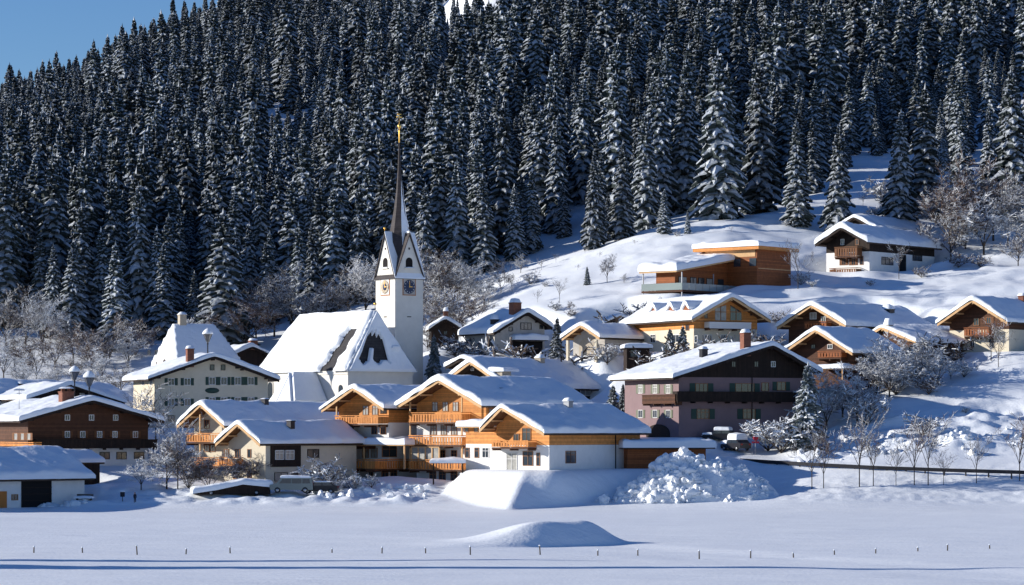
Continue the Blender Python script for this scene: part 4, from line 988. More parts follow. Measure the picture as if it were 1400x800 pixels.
    for i in range(n):
        t = 2*math.pi*(i+1)/n  # outward angle of face i (local)
        ang = math.degrees((t + th + math.pi) % (2*math.pi) - math.pi)  # world angle
        if -89 < ang < 80:
            V = []; m_ = 14
            for k in range(m_+1):
                z = zb + (prof[4][1]-zb+1.2)*k/m_; rr = float(np.interp(z, [p[1] for p in prof], [p[0] for p in prof]))
                for q_, fr in ((math.pi/8+2*math.pi*i/n, 0), (math.pi/8+2*math.pi*(i+1)/n, 1)):
                    ww = 1 if k < m_*.55 else max(.05, 1-(k-m_*.55)/(m_*.45)*(.9 if i % 2 else .7))
                    tt = t + (q_-t)*ww*.98; rad = rr*math.cos(math.pi/8)/math.cos(tt-t)+.10+.04*math.sin(k*2.1+i)
                    V.append((mx+rad*math.cos(tt), my+rad*math.sin(tt), z))
            ss.add(V, [(2*k, 2*k+1, 2*k+3, 2*k+2) for k in range(m_)])
    ss.build('spire_snow', so, 'snow')
    fi = MB(); fi.lathe([(.05, top-.6), (.09, top-.2), (.09, top+1.5), (.05, top+1.7), (.2, top+1.95), (.26, top+2.15), (.2, top+2.35), (.05, top+2.55), (.04, top+4.0)], 10, None, (mx, my, 0)); fi.box(mx-.45, mx+.45, my-.05, my+.05, top+3.4, top+3.52); fi.box(mx-.3, mx+.3, my-.045, my+.045, top+3.8, top+3.9); fi.build('cross_finial', so, 'gold')
    # ball finials on gable tips
    for (bx, by) in ((x0-.1, my), (mx, y0-.1)):
        q = MB(); q.tube((bx, by, zg), (bx, by, zg+.9), .05, .04, 6); q.lathe([(0,0),(.15,.05),(.2,.2),(.15,.35),(0,.4)], 8, None, (bx, by, zg+.8)); q.build('gable_finial', tw, 'gold' if bx < x0 else 'metal')
    # clocks, belfry windows: on the F (y0) and L (x0) faces
    for face in ('F', 'L'):
        ro_ = 0 if face == 'F' else R(-90)
        pos = (lambda z, off: (mx, y0-off, z)) if face == 'F' else (lambda z, off: (x0-off, my, z))
        zc = zy(392, 412)-b
        q = MB(); q.box(-1.15, 1.15, -.05, 0, -1.25, 1.25); ck = q.build('clock', tw, 'clockr'); ck.location = pos(zc, .004); ck.rotation_euler.z = ro_
        q = MB(); q.box(-1.0, 1.0, -.07, -.052, -1.1, 1.1); q.build('clock_panel', ck, 'clockw' if face == 'L' else 'stone')
        q = MB(); d_ = [(0, 0), (.98, 0), (.98, .03), (0, .03)]; q.lathe([(.62, 0), (.98, 0), (.98, .03), (.62, .03)], 24); rg = q.build('dial_ring', ck, 'clock' if face == 'F' else 'fresco'); rg.rotation_euler = (R(90), 0, 0); rg.location = (0, -.072, 0)
        q = MB(); q.lathe([(.01, 0), (.5, 0), (.5, .03), (.01, .03)], 20); rg = q.build('dial', ck, 'clock'); rg.rotation_euler = (R(90), 0, 0); rg.location = (0, -.075, 0)
        q = MB()
        for k in range(12):
            t = 2*math.pi*k/12; q.box(math.sin(t)*.8-.05, math.sin(t)*.8+.05, -.135, -.11, math.cos(t)*.8-.07, math.cos(t)*.8+.07)
        q.build('hour_marks', ck, 'clockw')
        q = MB(); q.box(-.035, .035, -.16, -.14, -.1, .8); q.box(-.05, .5, -.16, -.14, -.04, .04); q.build('clock_hands', ck, 'gold')
        zw = zy(359, 412)-b
        n = 10; w = .58; poly = [(-w, -.7)] + [(-w*math.cos(math.pi*k/n), .15+w*math.sin(math.pi*k/n)) for k in range(n+1)] + [(w, -.7)]
        q = MB(); q.prism([(a, b_) for a, b_ in poly], -.03, 0); bw = q.build('belfry_window', tw, 'opening'); bw.location = pos(zw, .004); bw.rotation_euler.z = ro_
        q = MB(); q.box(-.8, .8, -.25, -.0, -.85, -.72); q.add(*snowpad(-.8, .8, -.27, -.0, -.72, .12), 'snow', True); sl = q.build('sill', bw, 'church')
        q = MB(); q.box(-.12, .12, -.04, 0, -.15, .15); e2 = q.build('slit', tw, 'opening'); e2.location = pos(zg-1.9, .01); e2.rotation_euler.z = ro_
        q = MB(); q.box(-.35, .35, -.03, 0, -.06, .06); e2 = q.build('wall_slit', tw, 'opening'); e2.location = pos(zy(433, 412)-b, .004); e2.rotation_euler.z = ro_
    PADS.append((ox, oy, c, s, -hw-4, hw+4, 0, L, b))
church()

# ------------------------------------------------------------------ terrain mesh
def terrain():
    xs = np.concatenate([-np.geomspace(4000, 160, 26), np.arange(-150, -60, 1.6), np.arange(-60, 75, .42), np.arange(75, 190, 1.6), np.geomspace(195, 4000, 26)])
    ys = np.concatenate([np.linspace(-600, 140, 20), np.arange(145, 212, .6), np.arange(212, 236, .26), np.arange(236, 322, .7), np.arange(322, 362, .36), np.arange(362, 470, .8), np.arange(470, 1200, 5), np.geomspace(1205, 6000, 24)])
    X, Y = np.meshgrid(xs, ys); Z = H(X, Y)
    return tag(grid_mesh('snowy_ground', X, Y, Z, 'ground'), kind='structure')
terrain()

# ------------------------------------------------------------------ trees
def spruce_mesh(seed, slim=.15, snow=1.0, layers=34, nbr=8, frost=False):
    """unit: height 20 m; returns crown data (needles + snow)"""
    r = random.Random(seed); V = []; Fc = []; MI = []
    Ht = 20.0; zb = 1.4
    def quad(a, b, c, d, m): o = len(V); V.extend([a, b, c, d]); Fc.append((o, o+1, o+2, o+3)); MI.append(m)
    lean = [(r.uniform(-.02, .02)), r.uniform(-.02, .02)]
    z = zb; k = 0
    while z < Ht-.5:
        t = (z-zb)/(Ht-zb)
        Rr = Ht*slim*((1-t)**.82)*(1 if t > .08 else .75) + .18
        n = max(5, int((nbr+1)*(1 - .35*t))); 
        a0 = r.uniform(0, 6.28)
        for i in range(n):
            if r.random() < .07: continue
            load = .5 + .5*math.sin((a0 + 6.283*i/n)*2 + z*1.3 + seed) + r.uniform(-.35, .35); load = snow*min(1, max(.22, load*1.35))
            a = a0 + 6.283*i/n + r.uniform(-.25, .25); R_ = Rr*r.uniform(.68, 1.18); zz = z + r.uniform(-.22, .22)
            dx, dy = math.cos(a), math.sin(a); sx, sy = -dy, dx
            droop = R_*(r.uniform(.5, .8) if t < .75 else r.uniform(.1, .35)); w0 = min(.95, R_*.36)*r.uniform(.75, 1.1)
            ns = 5; P = []
            for j in range(ns+1):
                u = j/ns; rad = R_*u; h = zz + .10*R_*math.sin(u*2.2) - droop*u**1.6 + (.14*R_*max(0, u-.75)*2)
                w = w0*(.25 + 1.2*u if u < .55 else .91*(1-(u-.55)/.45*.8))*(1+(.28 if j % 2 else -.2)) * r.uniform(.85, 1.15)
                P.append((rad, h, w))
            for j in range(ns):
                (r0, h0, w0_), (r1, h1, w1_) = P[j], P[j+1]
                c0 = (dx*r0, dy*r0, h0); c1 = (dx*r1, dy*r1, h1); dr = .42
                for sg in (-1, 1):
                    e0 = (dx*r0+sx*sg*w0_, dy*r0+sy*sg*w0_, h0-w0_*dr-.05); e1 = (dx*(r1+.1)+sx*sg*w1_, dy*(r1+.1)+sy*sg*w1_, h1-w1_*dr-.05)
                    quad(c0, c1, e1, e0, 0) if sg < 0 else quad(c0, e0, e1, c1, 0)
                    # hanging fringe
                    f0 = (e0[0]*.97, e0[1]*.97, e0[2]-.30-.25*r.random()); f1 = (e1[0]*.97, e1[1]*.97, e1[2]-.22-.2*r.random())
                    if r.random() < .7: quad(e0, e1, f1, f0, 0)
                # snow pad over part of the bough
                if r.random() < (.95 if j > 0 else .5)*load:
                    sw0, sw1 = w0_*r.uniform(.5, 1.0), w1_*r.uniform(.5, 1.0); hh = .07+.10*r.random(); off = r.uniform(-.12, .12)
                    def pt(rd, h, wd): return (dx*rd+sx*wd, dy*rd+sy*wd, h)
                    l0, l1 = pt(r0, h0-sw0*dr+.01, -sw0+off*w0_), pt(r1+.04, h1-sw1*dr-.0, -sw1+off*w1_)
                    m0, m1 = pt(r0, h0+hh, off*w0_), pt(r1+.06, h1+hh*.8, off*w1_)
                    q0, q1 = pt(r0, h0-sw0*dr+.01, sw0+off*w0_), pt(r1+.04, h1-sw1*dr-.0, sw1+off*w1_)
                    quad(l0, m0, m1, l1, 1); quad(m0, q0, q1, m1, 1)
                    quad(l1, m1, q1, pt(r1+.02, h1-.1, off*w1_), 1)
                    if j >= 2 and r.random() < .75*load:
                        cc = pt(r1+.16, h1-.34, off*w1_+r.uniform(-.1,.1)); aa = pt(r1+.05, h1-.12, -sw1*.8); bb2 = pt(r1+.05, h1-.12, sw1*.8); mm = pt(r1+.08, h1+hh*.7, 0); quad(aa, mm, bb2, cc, 1)
        z += (.50 if t < .5 else .38)*r.uniform(.85, 1.15); k += 1
    # tip
    for i in range(4):
        a = i*1.57; b = a+1.57; o = len(V)
        V.extend([(0, 0, Ht+.3), (math.cos(a)*.28, math.sin(a)*.28, Ht-1.2), (math.cos(b)*.28, math.sin(b)*.28, Ht-1.2)]); Fc.append((o, o+1, o+2)); MI.append(1 if i % 2 and snow > .3 else 0)
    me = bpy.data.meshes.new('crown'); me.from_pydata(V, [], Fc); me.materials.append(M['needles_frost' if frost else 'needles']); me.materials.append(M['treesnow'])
    me.polygons.foreach_set('material_index', MI); me.update()
    return me
def trunk_mesh(h, r0):
    q = MB(); q.tube((0, 0, -1.5), (0, 0, h*.45), r0, r0*.7, 8, None); q.tube((0, 0, h*.45), (0, 0, h*.97), r0*.7, .03, 6, None)
    me = bpy.data.meshes.new('trunk'); me.from_pydata(q.v, [], q.f); me.materials.append(M['bark']); me.update(); return me
SPR = [spruce_mesh(11, .165), spruce_mesh(12, .145, .85), spruce_mesh(13, .18, 1.0), spruce_mesh(14, .13, 1.1), spruce_mesh(15, .17, .7), spruce_mesh(16, .155, 1.15), spruce_mesh(17, .16, .45), spruce_mesh(18, .19, .9), spruce_mesh(19, .18, .3), spruce_mesh(20, .15, .4)]  # last two nearly free of snow, for the parts darkened in place of shade
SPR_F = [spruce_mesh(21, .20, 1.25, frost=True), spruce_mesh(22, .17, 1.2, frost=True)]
TRK = trunk_mesh(20, .32)
def spruce(x, y, z, h, k, label, group, name='spruce_tree', sl=1.0, meshes=SPR, low=.0):
    o = empty(name, (x, y, z), rng.uniform(0, 6.28), label, 'tree', group)
    o.scale = (h/20*sl, h/20*sl, h/20)
    for nm, me in (('trunk', TRK), ('crown', meshes[k % len(meshes)])):
        c = bpy.data.objects.new(nm, me); COL.objects.link(c); c.parent = o
    o.rotation_euler.x = rng.uniform(-.02, .02); o.rotation_euler.y = rng.uniform(-.02, .02)
    return o
# the trees one can single out: (tip px, tip py, distance, mesh, slimness, label)
BIG = [(985,66,468,2,1.0,'tallest dark spruce standing directly above the modern house roof'),
 (1040,84,476,0,1.0,'big spruce just right of the tallest one above the modern house'),
 (1091,160,463,1,1.05,'spruce with a bare lower trunk right of the modern house roof'),
 (1146,166,461,0,1.0,'lone spruce left of the thick-snow house high on the slope'),
 (1229,147,468,2,.95,'left spruce of the pair behind the thick-snow house'),
 (1264,112,476,4,1.05,'right and taller spruce of the pair behind the thick-snow house'),
 (1316,148,484,1,1.0,'narrow spruce right of the pair above the thick-snow house'),
 (1352,142,490,3,1.0,'thin spruce behind the bare bushes near the right edge'),
 (1386,92,474,0,1.15,'spruce cut by the right edge of the picture'),
 (850,190,468,0,.95,'spruce at the forest corner left of the bright slope'),
 (812,205,466,5,.9,'snow-plastered spruce with a leaning base at the forest corner'),
 (884,150,474,2,.9,'spruce between the forest corner and the small round spruce'),
 (908,256,460,3,1.5,'small round spruce alone on the bright slope'),
 (940,288,457,3,1.2,'tiny spruce on the bright slope above the modern house'),
 (307,284,455,2,1.35,'broad spruce standing free left of the church nave'),
 (160,328,462,4,1.15,'broad spruce left of the parsonage roof'),
 (100,325,468,0,1.1,'spruce above the left guesthouse trees'),
 (72,330,470,5,1.0,'spruce at the left forest foot'),
 (25,240,482,1,1.0,'tall thin spruce near the left edge of the forest'),
 (225,330,470,3,1.3,'shaded spruce right behind the parsonage'),
 (580,248,470,0,1.0,'spruce directly right of the church spire'),
 (625,215,478,2,.95,'spruce a little right of the church spire with thick boughs'),
 (662,235,474,4,1.0,'dark spruce over the brown bushes right of the tower'),
 (490,250,474,1,1.0,'spruce directly left of the church spire'),
 (430,300,466,3,1.0,'spruce rising over the church nave ridge')]
tip = []
for px, py, D, k, sl, lab in BIG:
    p = at(px, D); h = zy(py, D) - p.z; h = max(4, h); spruce(p.x, p.y, p.z-.3, h, k, lab, None, sl=sl if h > 12 else sl*1.0)
    tip.append((p.x, p.y))
# forest scatter
def edge_D(px):
    return float(np.interp(px, [-400, 0, 200, 380, 500, 600, 700, 780, 830, 900, 960, 1060, 1130, 1160, 1380, 1420, 1700], [470, 468, 470, 470, 468, 468, 476, 482, 476, 486, 490, 484, 500, 512, 522, 480, 480]))
cand = []
y = 462.0
while y < 1120:
    sp = 6.4 if y < 620 else 6.8 if y < 800 else 7.2
    hw_ = 0.27*y + 12
    x = -hw_ + rng.uniform(0, sp)
    while x < hw_:
        X = x + rng.uniform(-.42, .42)*sp; Y = y + rng.uniform(-.42, .42)*sp; px = 700 + F_PX*X/Y
        x += sp
        if px < -330 or px > 1560 or Y < edge_D(px) + rng.uniform(0, 5): continue
        if 560 < px < 705 and 800 < Y < 925: continue
        if 1155 < px < 1300 and Y < 535 and rng.random() < .6: continue
        if rng.random() < .06 + .30*max(0.0, float(fbm(X/24+9, Y/24, 2, N1))): continue
        if any((X-a)**2+(Y-b)**2 < 14 for a, b in tip): continue
        cand.append((X, Y, px))
    y += sp*.86
CX = np.array([c[0] for c in cand]); CY = np.array([c[1] for c in cand]); CZ = H(CX, CY)
# visibility above frame and sort by nearness
info = []
for (X, Y, px), Z in zip(cand, CZ):
    hgt = rng.gauss(19.0, 4.6) * (1 if Y < 600 else float(np.interp(Y, [600, 1000], [1, .78])))
    hgt *= 1 + .28*float(fbm(X/28, Y/28, 2, N3)); hgt = min(27, max(8, hgt)); 
    if rng.random() < .07: hgt *= .6
    if 540 < px < 730 and 730 < Y < 845: hgt *= .45
    if 1140 < px < 1420 and Y < 600: hgt *= rng.uniform(.35, .75)
    pyb = HOR - F_PX*(Z-CAM_Z)/Y
    if pyb < -12 : continue
    info.append((Y, X, Z, hgt, px, pyb))
info.sort()
def pick(X, Y, px, pyb):  # weights dark, low-snow crowns into some areas, standing in for shade there
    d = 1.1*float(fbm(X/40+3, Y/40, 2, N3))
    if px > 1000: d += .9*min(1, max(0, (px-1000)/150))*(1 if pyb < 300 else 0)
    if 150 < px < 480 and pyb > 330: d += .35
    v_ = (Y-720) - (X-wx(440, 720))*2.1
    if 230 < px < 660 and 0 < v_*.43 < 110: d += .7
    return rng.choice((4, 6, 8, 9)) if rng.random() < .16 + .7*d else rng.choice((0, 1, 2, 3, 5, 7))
zones = lambda px, Y: ('left' if px < 260 else 'middle left' if px < 520 else 'middle' if px < 760 else 'middle right' if px < 1000 else 'right')
ZL = {'left': 'snow-laden spruce in the front rows of the forest at the far left',
      'middle left': 'snow-laden spruce in the front rows of the forest behind the church nave',
      'middle': 'snow-laden spruce in the front rows of the forest right of the church spire',
      'middle right': 'snow-laden spruce in the front rows of the forest above the bright open slope',
      'right': 'snow-laden spruce in the front rows of the forest above the upper right houses'}
near = [t for t in info if -25 < t[4] < 1425][:270]; nset = set(near)
for i, (Y, X, Z, hgt, px, pyb) in enumerate(near):
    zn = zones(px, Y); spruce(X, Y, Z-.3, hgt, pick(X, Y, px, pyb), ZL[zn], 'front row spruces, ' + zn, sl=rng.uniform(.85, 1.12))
rest = [t for t in info if t not in nset]
def forest(rest):
    me = bpy.data.meshes.new('forest'); me.from_pydata([(X, Y, Z-.3) for (Y, X, Z, *_) in rest], [], [])
    n = len(rest)
    a = me.attributes.new('tscale', 'FLOAT_VECTOR', 'POINT'); a.data.foreach_set('vector', np.array([[h/20*w, h/20*w, h/20] for (_, _, _, h, *_), w in zip(rest, nrg.uniform(.85, 1.15, n))]).ravel())
    a = me.attributes.new('trot', 'FLOAT_VECTOR', 'POINT'); a.data.foreach_set('vector', np.stack([nrg.normal(0, .02, n), nrg.normal(0, .02, n), nrg.uniform(0, 6.28, n)], 1).ravel())
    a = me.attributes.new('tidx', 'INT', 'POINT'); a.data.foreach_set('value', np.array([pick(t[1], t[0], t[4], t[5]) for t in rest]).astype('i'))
    o = bpy.data.objects.new('spruce_forest', me); COL.objects.link(o)
    tag(o, 'dense snow-laden spruce forest covering the mountainside behind the front rows of trees', 'forest', kind='stuff')
    crowns = {}
    for ob in COL.objects:
        if ob.type == 'MESH' and ob.name.startswith('crown') and ob.data in SPR and ob.data.name not in crowns: crowns[ob.data.name] = ob
    ng = bpy.data.node_groups.new('forest_scatter', 'GeometryNodeTree')
    ng.interface.new_socket('Geometry', in_out='INPUT', socket_type='NodeSocketGeometry'); ng.interface.new_socket('Geometry', in_out='OUTPUT', socket_type='NodeSocketGeometry')
    N = ng.nodes; Lk = ng.links; gi = N.new('NodeGroupInput'); go = N.new('NodeGroupOutput'); ip = N.new('GeometryNodeInstanceOnPoints'); jg = N.new('GeometryNodeJoinGeometry')
    for ob in reversed([crowns[k] for k in sorted(crowns)]):
        oi = N.new('GeometryNodeObjectInfo'); oi.inputs['Object'].default_value = ob; oi.inputs['As Instance'].default_value = False
        g2 = N.new('GeometryNodeGeometryToInstance'); Lk.new(oi.outputs['Geometry'], g2.inputs[0]); Lk.new(g2.outputs[0], jg.inputs[0])
    def attr(nm, ty):
        q = N.new('GeometryNodeInputNamedAttribute'); q.data_type = ty; q.inputs['Name'].default_value = nm; return q
    Lk.new(gi.outputs[0], ip.inputs['Points']); Lk.new(jg.outputs[0], ip.inputs['Instance']); ip.inputs['Pick Instance'].default_value = True
    Lk.new(attr('tidx', 'INT').outputs['Attribute'], ip.inputs['Instance Index'])
    e2r = N.new('FunctionNodeEulerToRotation'); Lk.new(attr('trot', 'FLOAT_VECTOR').outputs['Attribute'], e2r.inputs[0]); Lk.new(e2r.outputs[0], ip.inputs['Rotation'])
    Lk.new(attr('tscale', 'FLOAT_VECTOR').outputs['Attribute'], ip.inputs['Scale']); Lk.new(ip.outputs[0], go.inputs[0])
    md = o.modifiers.new('scatter', 'NODES'); md.node_group = ng
forest(rest)
print('trees', len(info))
for X, Y, h, lab in [(-46, 200.5, 17, 'spruce standing in the field just outside the left edge, smaller of two'), (-50.5, 189.5, 27, 'spruce standing in the field just outside the left edge, taller of two')]:
    spruce(X, Y, gz(X, Y)-.2, h, 3, lab, None, sl=.8)
# young conifers between the houses
for px, py, D, k, sl, lab in [(838,524,372,0,1.0,'left one of two little frosted firs left of the pink house'),(851,522,374,1,.9,'right one of two little frosted firs left of the pink house'),
  (761,432,404,0,.9,'dark young fir between the stone house and the garage house'),(1103,493,352,0,1.0,'white-frosted fir in front of the right end of the pink house'),
  (916,447,392,1,1.2,'small frosted fir left of two in front of the wood house with dormers'),(933,443,392,0,1.1,'small frosted fir right of two in front of the wood house with dormers'),
  (594,456,413,1,.85,'young snowy fir directly right of the church tower'),(803,388,436,1,1.0,'thin young fir behind the garage house ridge')]:
    p = at(px, D); h = max(3, zy(py, D)-p.z); spruce(p.x, p.y, p.z-.2, h, k, lab, None, 'young_fir', sl*1.25, SPR_F if k < 2 and 'dark' not in lab else SPR)

# ---- bare trees, built by recursion
def bare_mesh(seed, depth=5, spread=.75, tmin=.028, dens=1.0):
    r = random.Random(seed); wood = MB(); tw = MB()
    def grow(p, d, ln, rad, lev):
        segs = 3; q = p; rad = max(rad, tmin)
        for k in range(segs):
            d2 = (d + Vector((r.uniform(-.28, .28), r.uniform(-.28, .28), r.uniform(-.12, .14)))).normalized()
            e = q + d2*ln/segs; r1 = max(tmin*.7, rad*(1-.28*(k+1)/segs))
            (wood if lev < 2 else tw).tube(q, e, rad, r1, 5 if lev < 2 else 3, None, False, False)
            q = e; rad = r1; d = d2
            if lev < depth:
                for _ in range(1 if lev < 3 else 2):
                    if r.random() > dens: continue
                    a = Vector((r.uniform(-1, 1), r.uniform(-1, 1), r.uniform(-.35, .6))).normalized()
                    grow(q, (d*.55+a*spread).normalized(), ln*r.uniform(.5, .72), rad*.55, lev+1)
    return r, wood, tw, grow
def finish(wood, tw, twig):
    out = []
    for nm, q, m in (('trunk', wood, 'bark'), ('crown', tw, twig)):
        me = bpy.data.meshes.new(nm); me.from_pydata(q.v, [], q.f); me.materials.append(M[m]); me.update(); out.append((nm, me))
    return out
def bare(seed, h=8, clear=.25, spread=.75, depth=5, twig='twig', rad=.14, tmin=.028, dens=1.0, up=1.0):
    r, wood, tw, grow = bare_mesh(seed, depth, spread, tmin, dens)
    wood.tube((0, 0, -.8), (0, 0, h*clear), rad, rad*.85, 7, None, True, False)
    n = 4 if clear > .1 else 6
    for i in range(n):
        a = i*6.283/n + r.uniform(-.4, .4); z0 = h*clear*(1 - .25*(i % 2)); grow(Vector((0, 0, z0)), Vector((math.cos(a)*.6, math.sin(a)*.6, up)).normalized(), h*.42, rad*.55, 1)
    grow(Vector((0, 0, h*clear)), Vector((0, 0, 1)), h*.5, rad*.7, 1)
    return finish(wood, tw, twig)
BT = {'round': [bare(31, 8, .2, .85, 5, 'twig_frost', tmin=.035), bare(32, 8, .18, .8, 5, 'twig_frost', tmin=.035), bare(33, 8, .22, .75, 5, 'twig')],
      'tall': [bare(41, 12, .25, .6, 5, 'twig', .18, .035, up=1.3), bare(42, 12, .2, .65, 5, 'twig_frost', .18, .035, up=1.2)],
      'brown': [bare(51, 9, .12, .65, 5, 'twig_brown'), bare(52, 7, .02, .75, 5, 'twig_brown', .08)],
      'bush': [bare(61, 3.5, .02, .9, 4, 'twig_frost', .06, .04, up=.7), bare(62, 3.5, .02, .8, 4, 'twig', .06, .035, up=.8)],
      'sapling': [bare(71, 5.5, .42, .5, 4, 'twig', .06, .018, up=1.5), bare(72, 5.5, .38, .55, 4, 'twig_brown', .06, .018, up=1.4)]}
BH = {}
for kk, lst in BT.items():
    for i, parts in enumerate(lst): BH[kk, i] = max(v.co.z for nm, me in parts for v in me.vertices)
def baretree(px, py_top, D, kind, k, label, group=None, name='bare_tree', wide=1.0, cat='tree'):
    p = at(px, D); k %= len(BT[kind]); h = max(1.0, zy(py_top, D) - p.z); sc = h/BH[kind, k]
    o = empty(name, (p.x, p.y, p.z-.05), rng.uniform(0, 6.28), label, cat, group); o.scale = (sc*wide, sc*wide, sc)
    for nm, me in BT[kind][k]:
        c = bpy.data.objects.new(nm, me); COL.objects.link(c); c.parent = o
    return o
G1 = 'bare frosted trees at the left forest foot'; L1 = 'grey frosted bare tree at the foot of the forest left of the parsonage'
for px, py, D, kd in [(8,392,462,'tall'),(35,385,464,'tall'),(58,400,458,'tall'),(20,430,450,'round'),(75,440,448,'brown'),(100,425,452,'tall'),(125,440,446,'brown'),(150,430,450,'tall'),(175,445,444,'round'),(50,455,440,'brown'),(5,460,440,'round'),(140,470,436,'round'),(100,475,432,'round'),(185,425,455,'brown'),(30,482,428,'round'),(70,486,426,'round'),(165,488,424,'round'),(120,492,418,'round')]:
    baretree(px, py, D, kd, rng.randrange(3), L1, G1, wide=1.1)
G2 = 'bare trees behind the church nave'; L2 = 'blue-shaded bare tree behind the church nave ridge'
for px, py, D, kd in [(335,395,452,'brown'),(350,375,458,'tall'),(375,355,462,'tall'),(400,370,458,'tall'),(425,385,455,'tall'),(450,375,458,'tall'),(475,350,462,'tall'),(500,345,460,'tall'),(270,430,450,'round'),(290,425,452,'brown')]:
    baretree(px, py, D, kd, rng.randrange(3), L2, G2, wide=1.1)
G3 = 'bare trees right of the church tower'; L3 = 'frosted bare tree right of the church tower'
for px, py, D, kd in [(598,318,450,'tall'),(620,340,448,'tall'),(640,350,446,'tall'),(662,370,444,'round'),(685,360,450,'tall'),(600,370,440,'round'),(712,345,462,'round'),(600,395,436,'round'),(585,430,428,'round')]:
    baretree(px, py, D, kd, rng.randrange(3), L3, G3, wide=1.15)
for px, py, D, kd, lab in [(830,345,436,'tall','frosted bare tree with drooping twigs on the open slope above the garage house'),(853,372,434,'round','smaller bare tree right of the drooping one above the garage house'),
   (765,378,425,'sapling','thin pale poplar-like bare tree behind the stone house'),(735,395,428,'sapling','bare tree left of the thin pale one behind the stone house'),(780,410,420,'brown','brown bare bush behind the garage house'),
   (655,398,430,'brown','reddish bare bush on the bank left of the stone house'),(640,410,428,'brown','second reddish bare bush from the stone house on the bank'),
   (1091,325,420,'sapling','thin bare tree in front of the slope right of the modern house'),(1229,330,434,'sapling','small bare tree in front of the thick-snow house'),(572,385,440,'brown','bare tree squeezed between tower and forest'),
   (590,470,424,'bush','snowy shrub between the tower foot and the black hut')]:
    baretree(px, py, D, kd, 0, lab)
G4 = 'bare trees by the upper right houses'; L4 = 'tangled grey bare tree at the right edge above the open slope'
for px, py, D, kd in [(1298,235,458,'brown'),(1315,215,462,'tall'),(1335,205,464,'brown'),(1358,225,460,'tall'),(1378,250,455,'tall'),(1395,270,450,'round'),(1320,260,455,'brown'),(1345,260,452,'round'),(1392,310,440,'round'),(1300,270,452,'round')]:
    baretree(px, py, D, kd, rng.randrange(3), L4, G4, wide=1.15)
G5 = 'frosted orchard trees on the right'; L5 = 'round frosted orchard tree beside the dark wooden house'
for px, py, D, kd in [(1130,500,362,'round'),(1152,492,364,'round'),(1172,505,362,'round'),(1196,462,372,'round'),(1216,470,370,'round'),(1238,455,374,'round'),(1262,450,376,'round'),(1282,470,374,'round'),(1205,450,378,'round'),(1300,485,378,'round'),(1318,488,378,'bush'),(1355,432,384,'sapling'),(1365,450,380,'sapling'),(1185,525,360,'bush'),(1270,505,370,'bush')]:
    baretree(px, py, D, kd, rng.randrange(3), L5, G5, wide=1.2)
G7 = 'snowy shrubs between the houses'; L7 = 'low snow-plastered shrub on the slope between the upper houses'
for px, py, D in [(705,455,405),(735,468,403),(780,425,418),(760,415,422),(865,420,412),(880,410,416),(905,470,390),(960,455,388),(985,462,387),(1040,452,392),(1062,462,388),(1065,425,405),(830,465,398),(895,395,424),(1110,385,424),(1095,372,430),(1190,385,428),(1260,365,436),(1310,345,442),(1340,350,440),(625,455,416),(640,462,414),(655,470,410),(1290,455,386),(1245,495,374),(1225,500,372)]:
    baretree(px, py - 4, D, 'bush', rng.randrange(2), L7, G7, 'bare_shrub', wide=1.4, cat='shrub')
G8 = 'sparse thin trees on the open slope'; L8 = 'thin bare tree or shrub dotted on the open snow slope above the houses'
for px, py, D in [(700,372,446),(725,368,448),(668,395,440),(745,385,440),(690,352,458),(760,345,462),(740,352,458),(800,350,462),(625,402,438),(640,385,446),(1180,262,478),(1205,240,486),(1195,280,470),(1160,270,476),(1215,268,474),(790,362,448),(820,352,454),(868,335,456),(925,322,456),(1000,318,456),(1075,300,462)]:
    baretree(px, py, D, 'bush' if px % 2 else 'sapling', 0, L8, G8, wide=1.3)
G6 = 'roadside saplings'; 
for i, (px, py) in enumerate([(1110,575),(1126,585),(1175,555),(1194,580),(1225,600),(1250,568),(1269,560),(1290,612),(1335,588),(1394,560)]):
    baretree(px, py, 333.5, 'sapling', i, 'slender bare sapling standing in the ploughed bank below the road on the right', G6, wide=.9)
for px, py, D, kd, lab, w in [(193,622,336,'round','white-frosted tree with a dark trunk left of the garden trees',1.3),(228,580,338,'round','dark bare garden tree behind the white-frosted tree',1.0),(243,560,336,'sapling','thin dark leafless tree rising in front of the cream chalet',1.0),
   (258,600,338,'brown','dense brownish bare tree in front of the cream chalet balconies',1.1),(285,620,336,'brown','brownish bushy tree left of the snow-covered trailer',1.2),(308,640,334,'sapling','skinny sapling over the snow-covered trailer',1.0),
   (330,610,339,'brown','brown twiggy shrub at the corner of the lower cream wing',1.0),(192,530,372,'round','frosted tree in front of the cream guesthouse left corner',1.2),(213,520,374,'sapling','tall frosted tree beside the cream guesthouse corner',1.3),
   (443,618,338,'bush','round frosted shrub under the first wooden chalet',1.3),(482,640,336,'bush','grey frosted shrub before the three-storey chalet',1.2),(460,650,335,'bush','low frosted shrub left of the grey one',1.2),(508,645,337,'bush','small frosted shrub at the terrace posts',1.0),
   (1068,555,352,'bush','big snow-clotted shrub in front of the pink house corner',1.3),(1050,562,354,'bush','brown-stemmed snowy shrub left of the snow-clotted shrub',1.3),(700,462,402,'bush','snowy bush by the snow cone',1.0),(1262,560,352,'bush','dark-stemmed bush in the rough snow by the road',1.5),(1320,560,360,'bush','pale brush on the slope above the sign',1.3)]:
    baretree(px, py, D, kd, rng.randrange(3), lab, None, 'bare_shrub' if kd == 'bush' else 'bare_tree', wide=w, cat='shrub' if kd == 'bush' else 'tree')

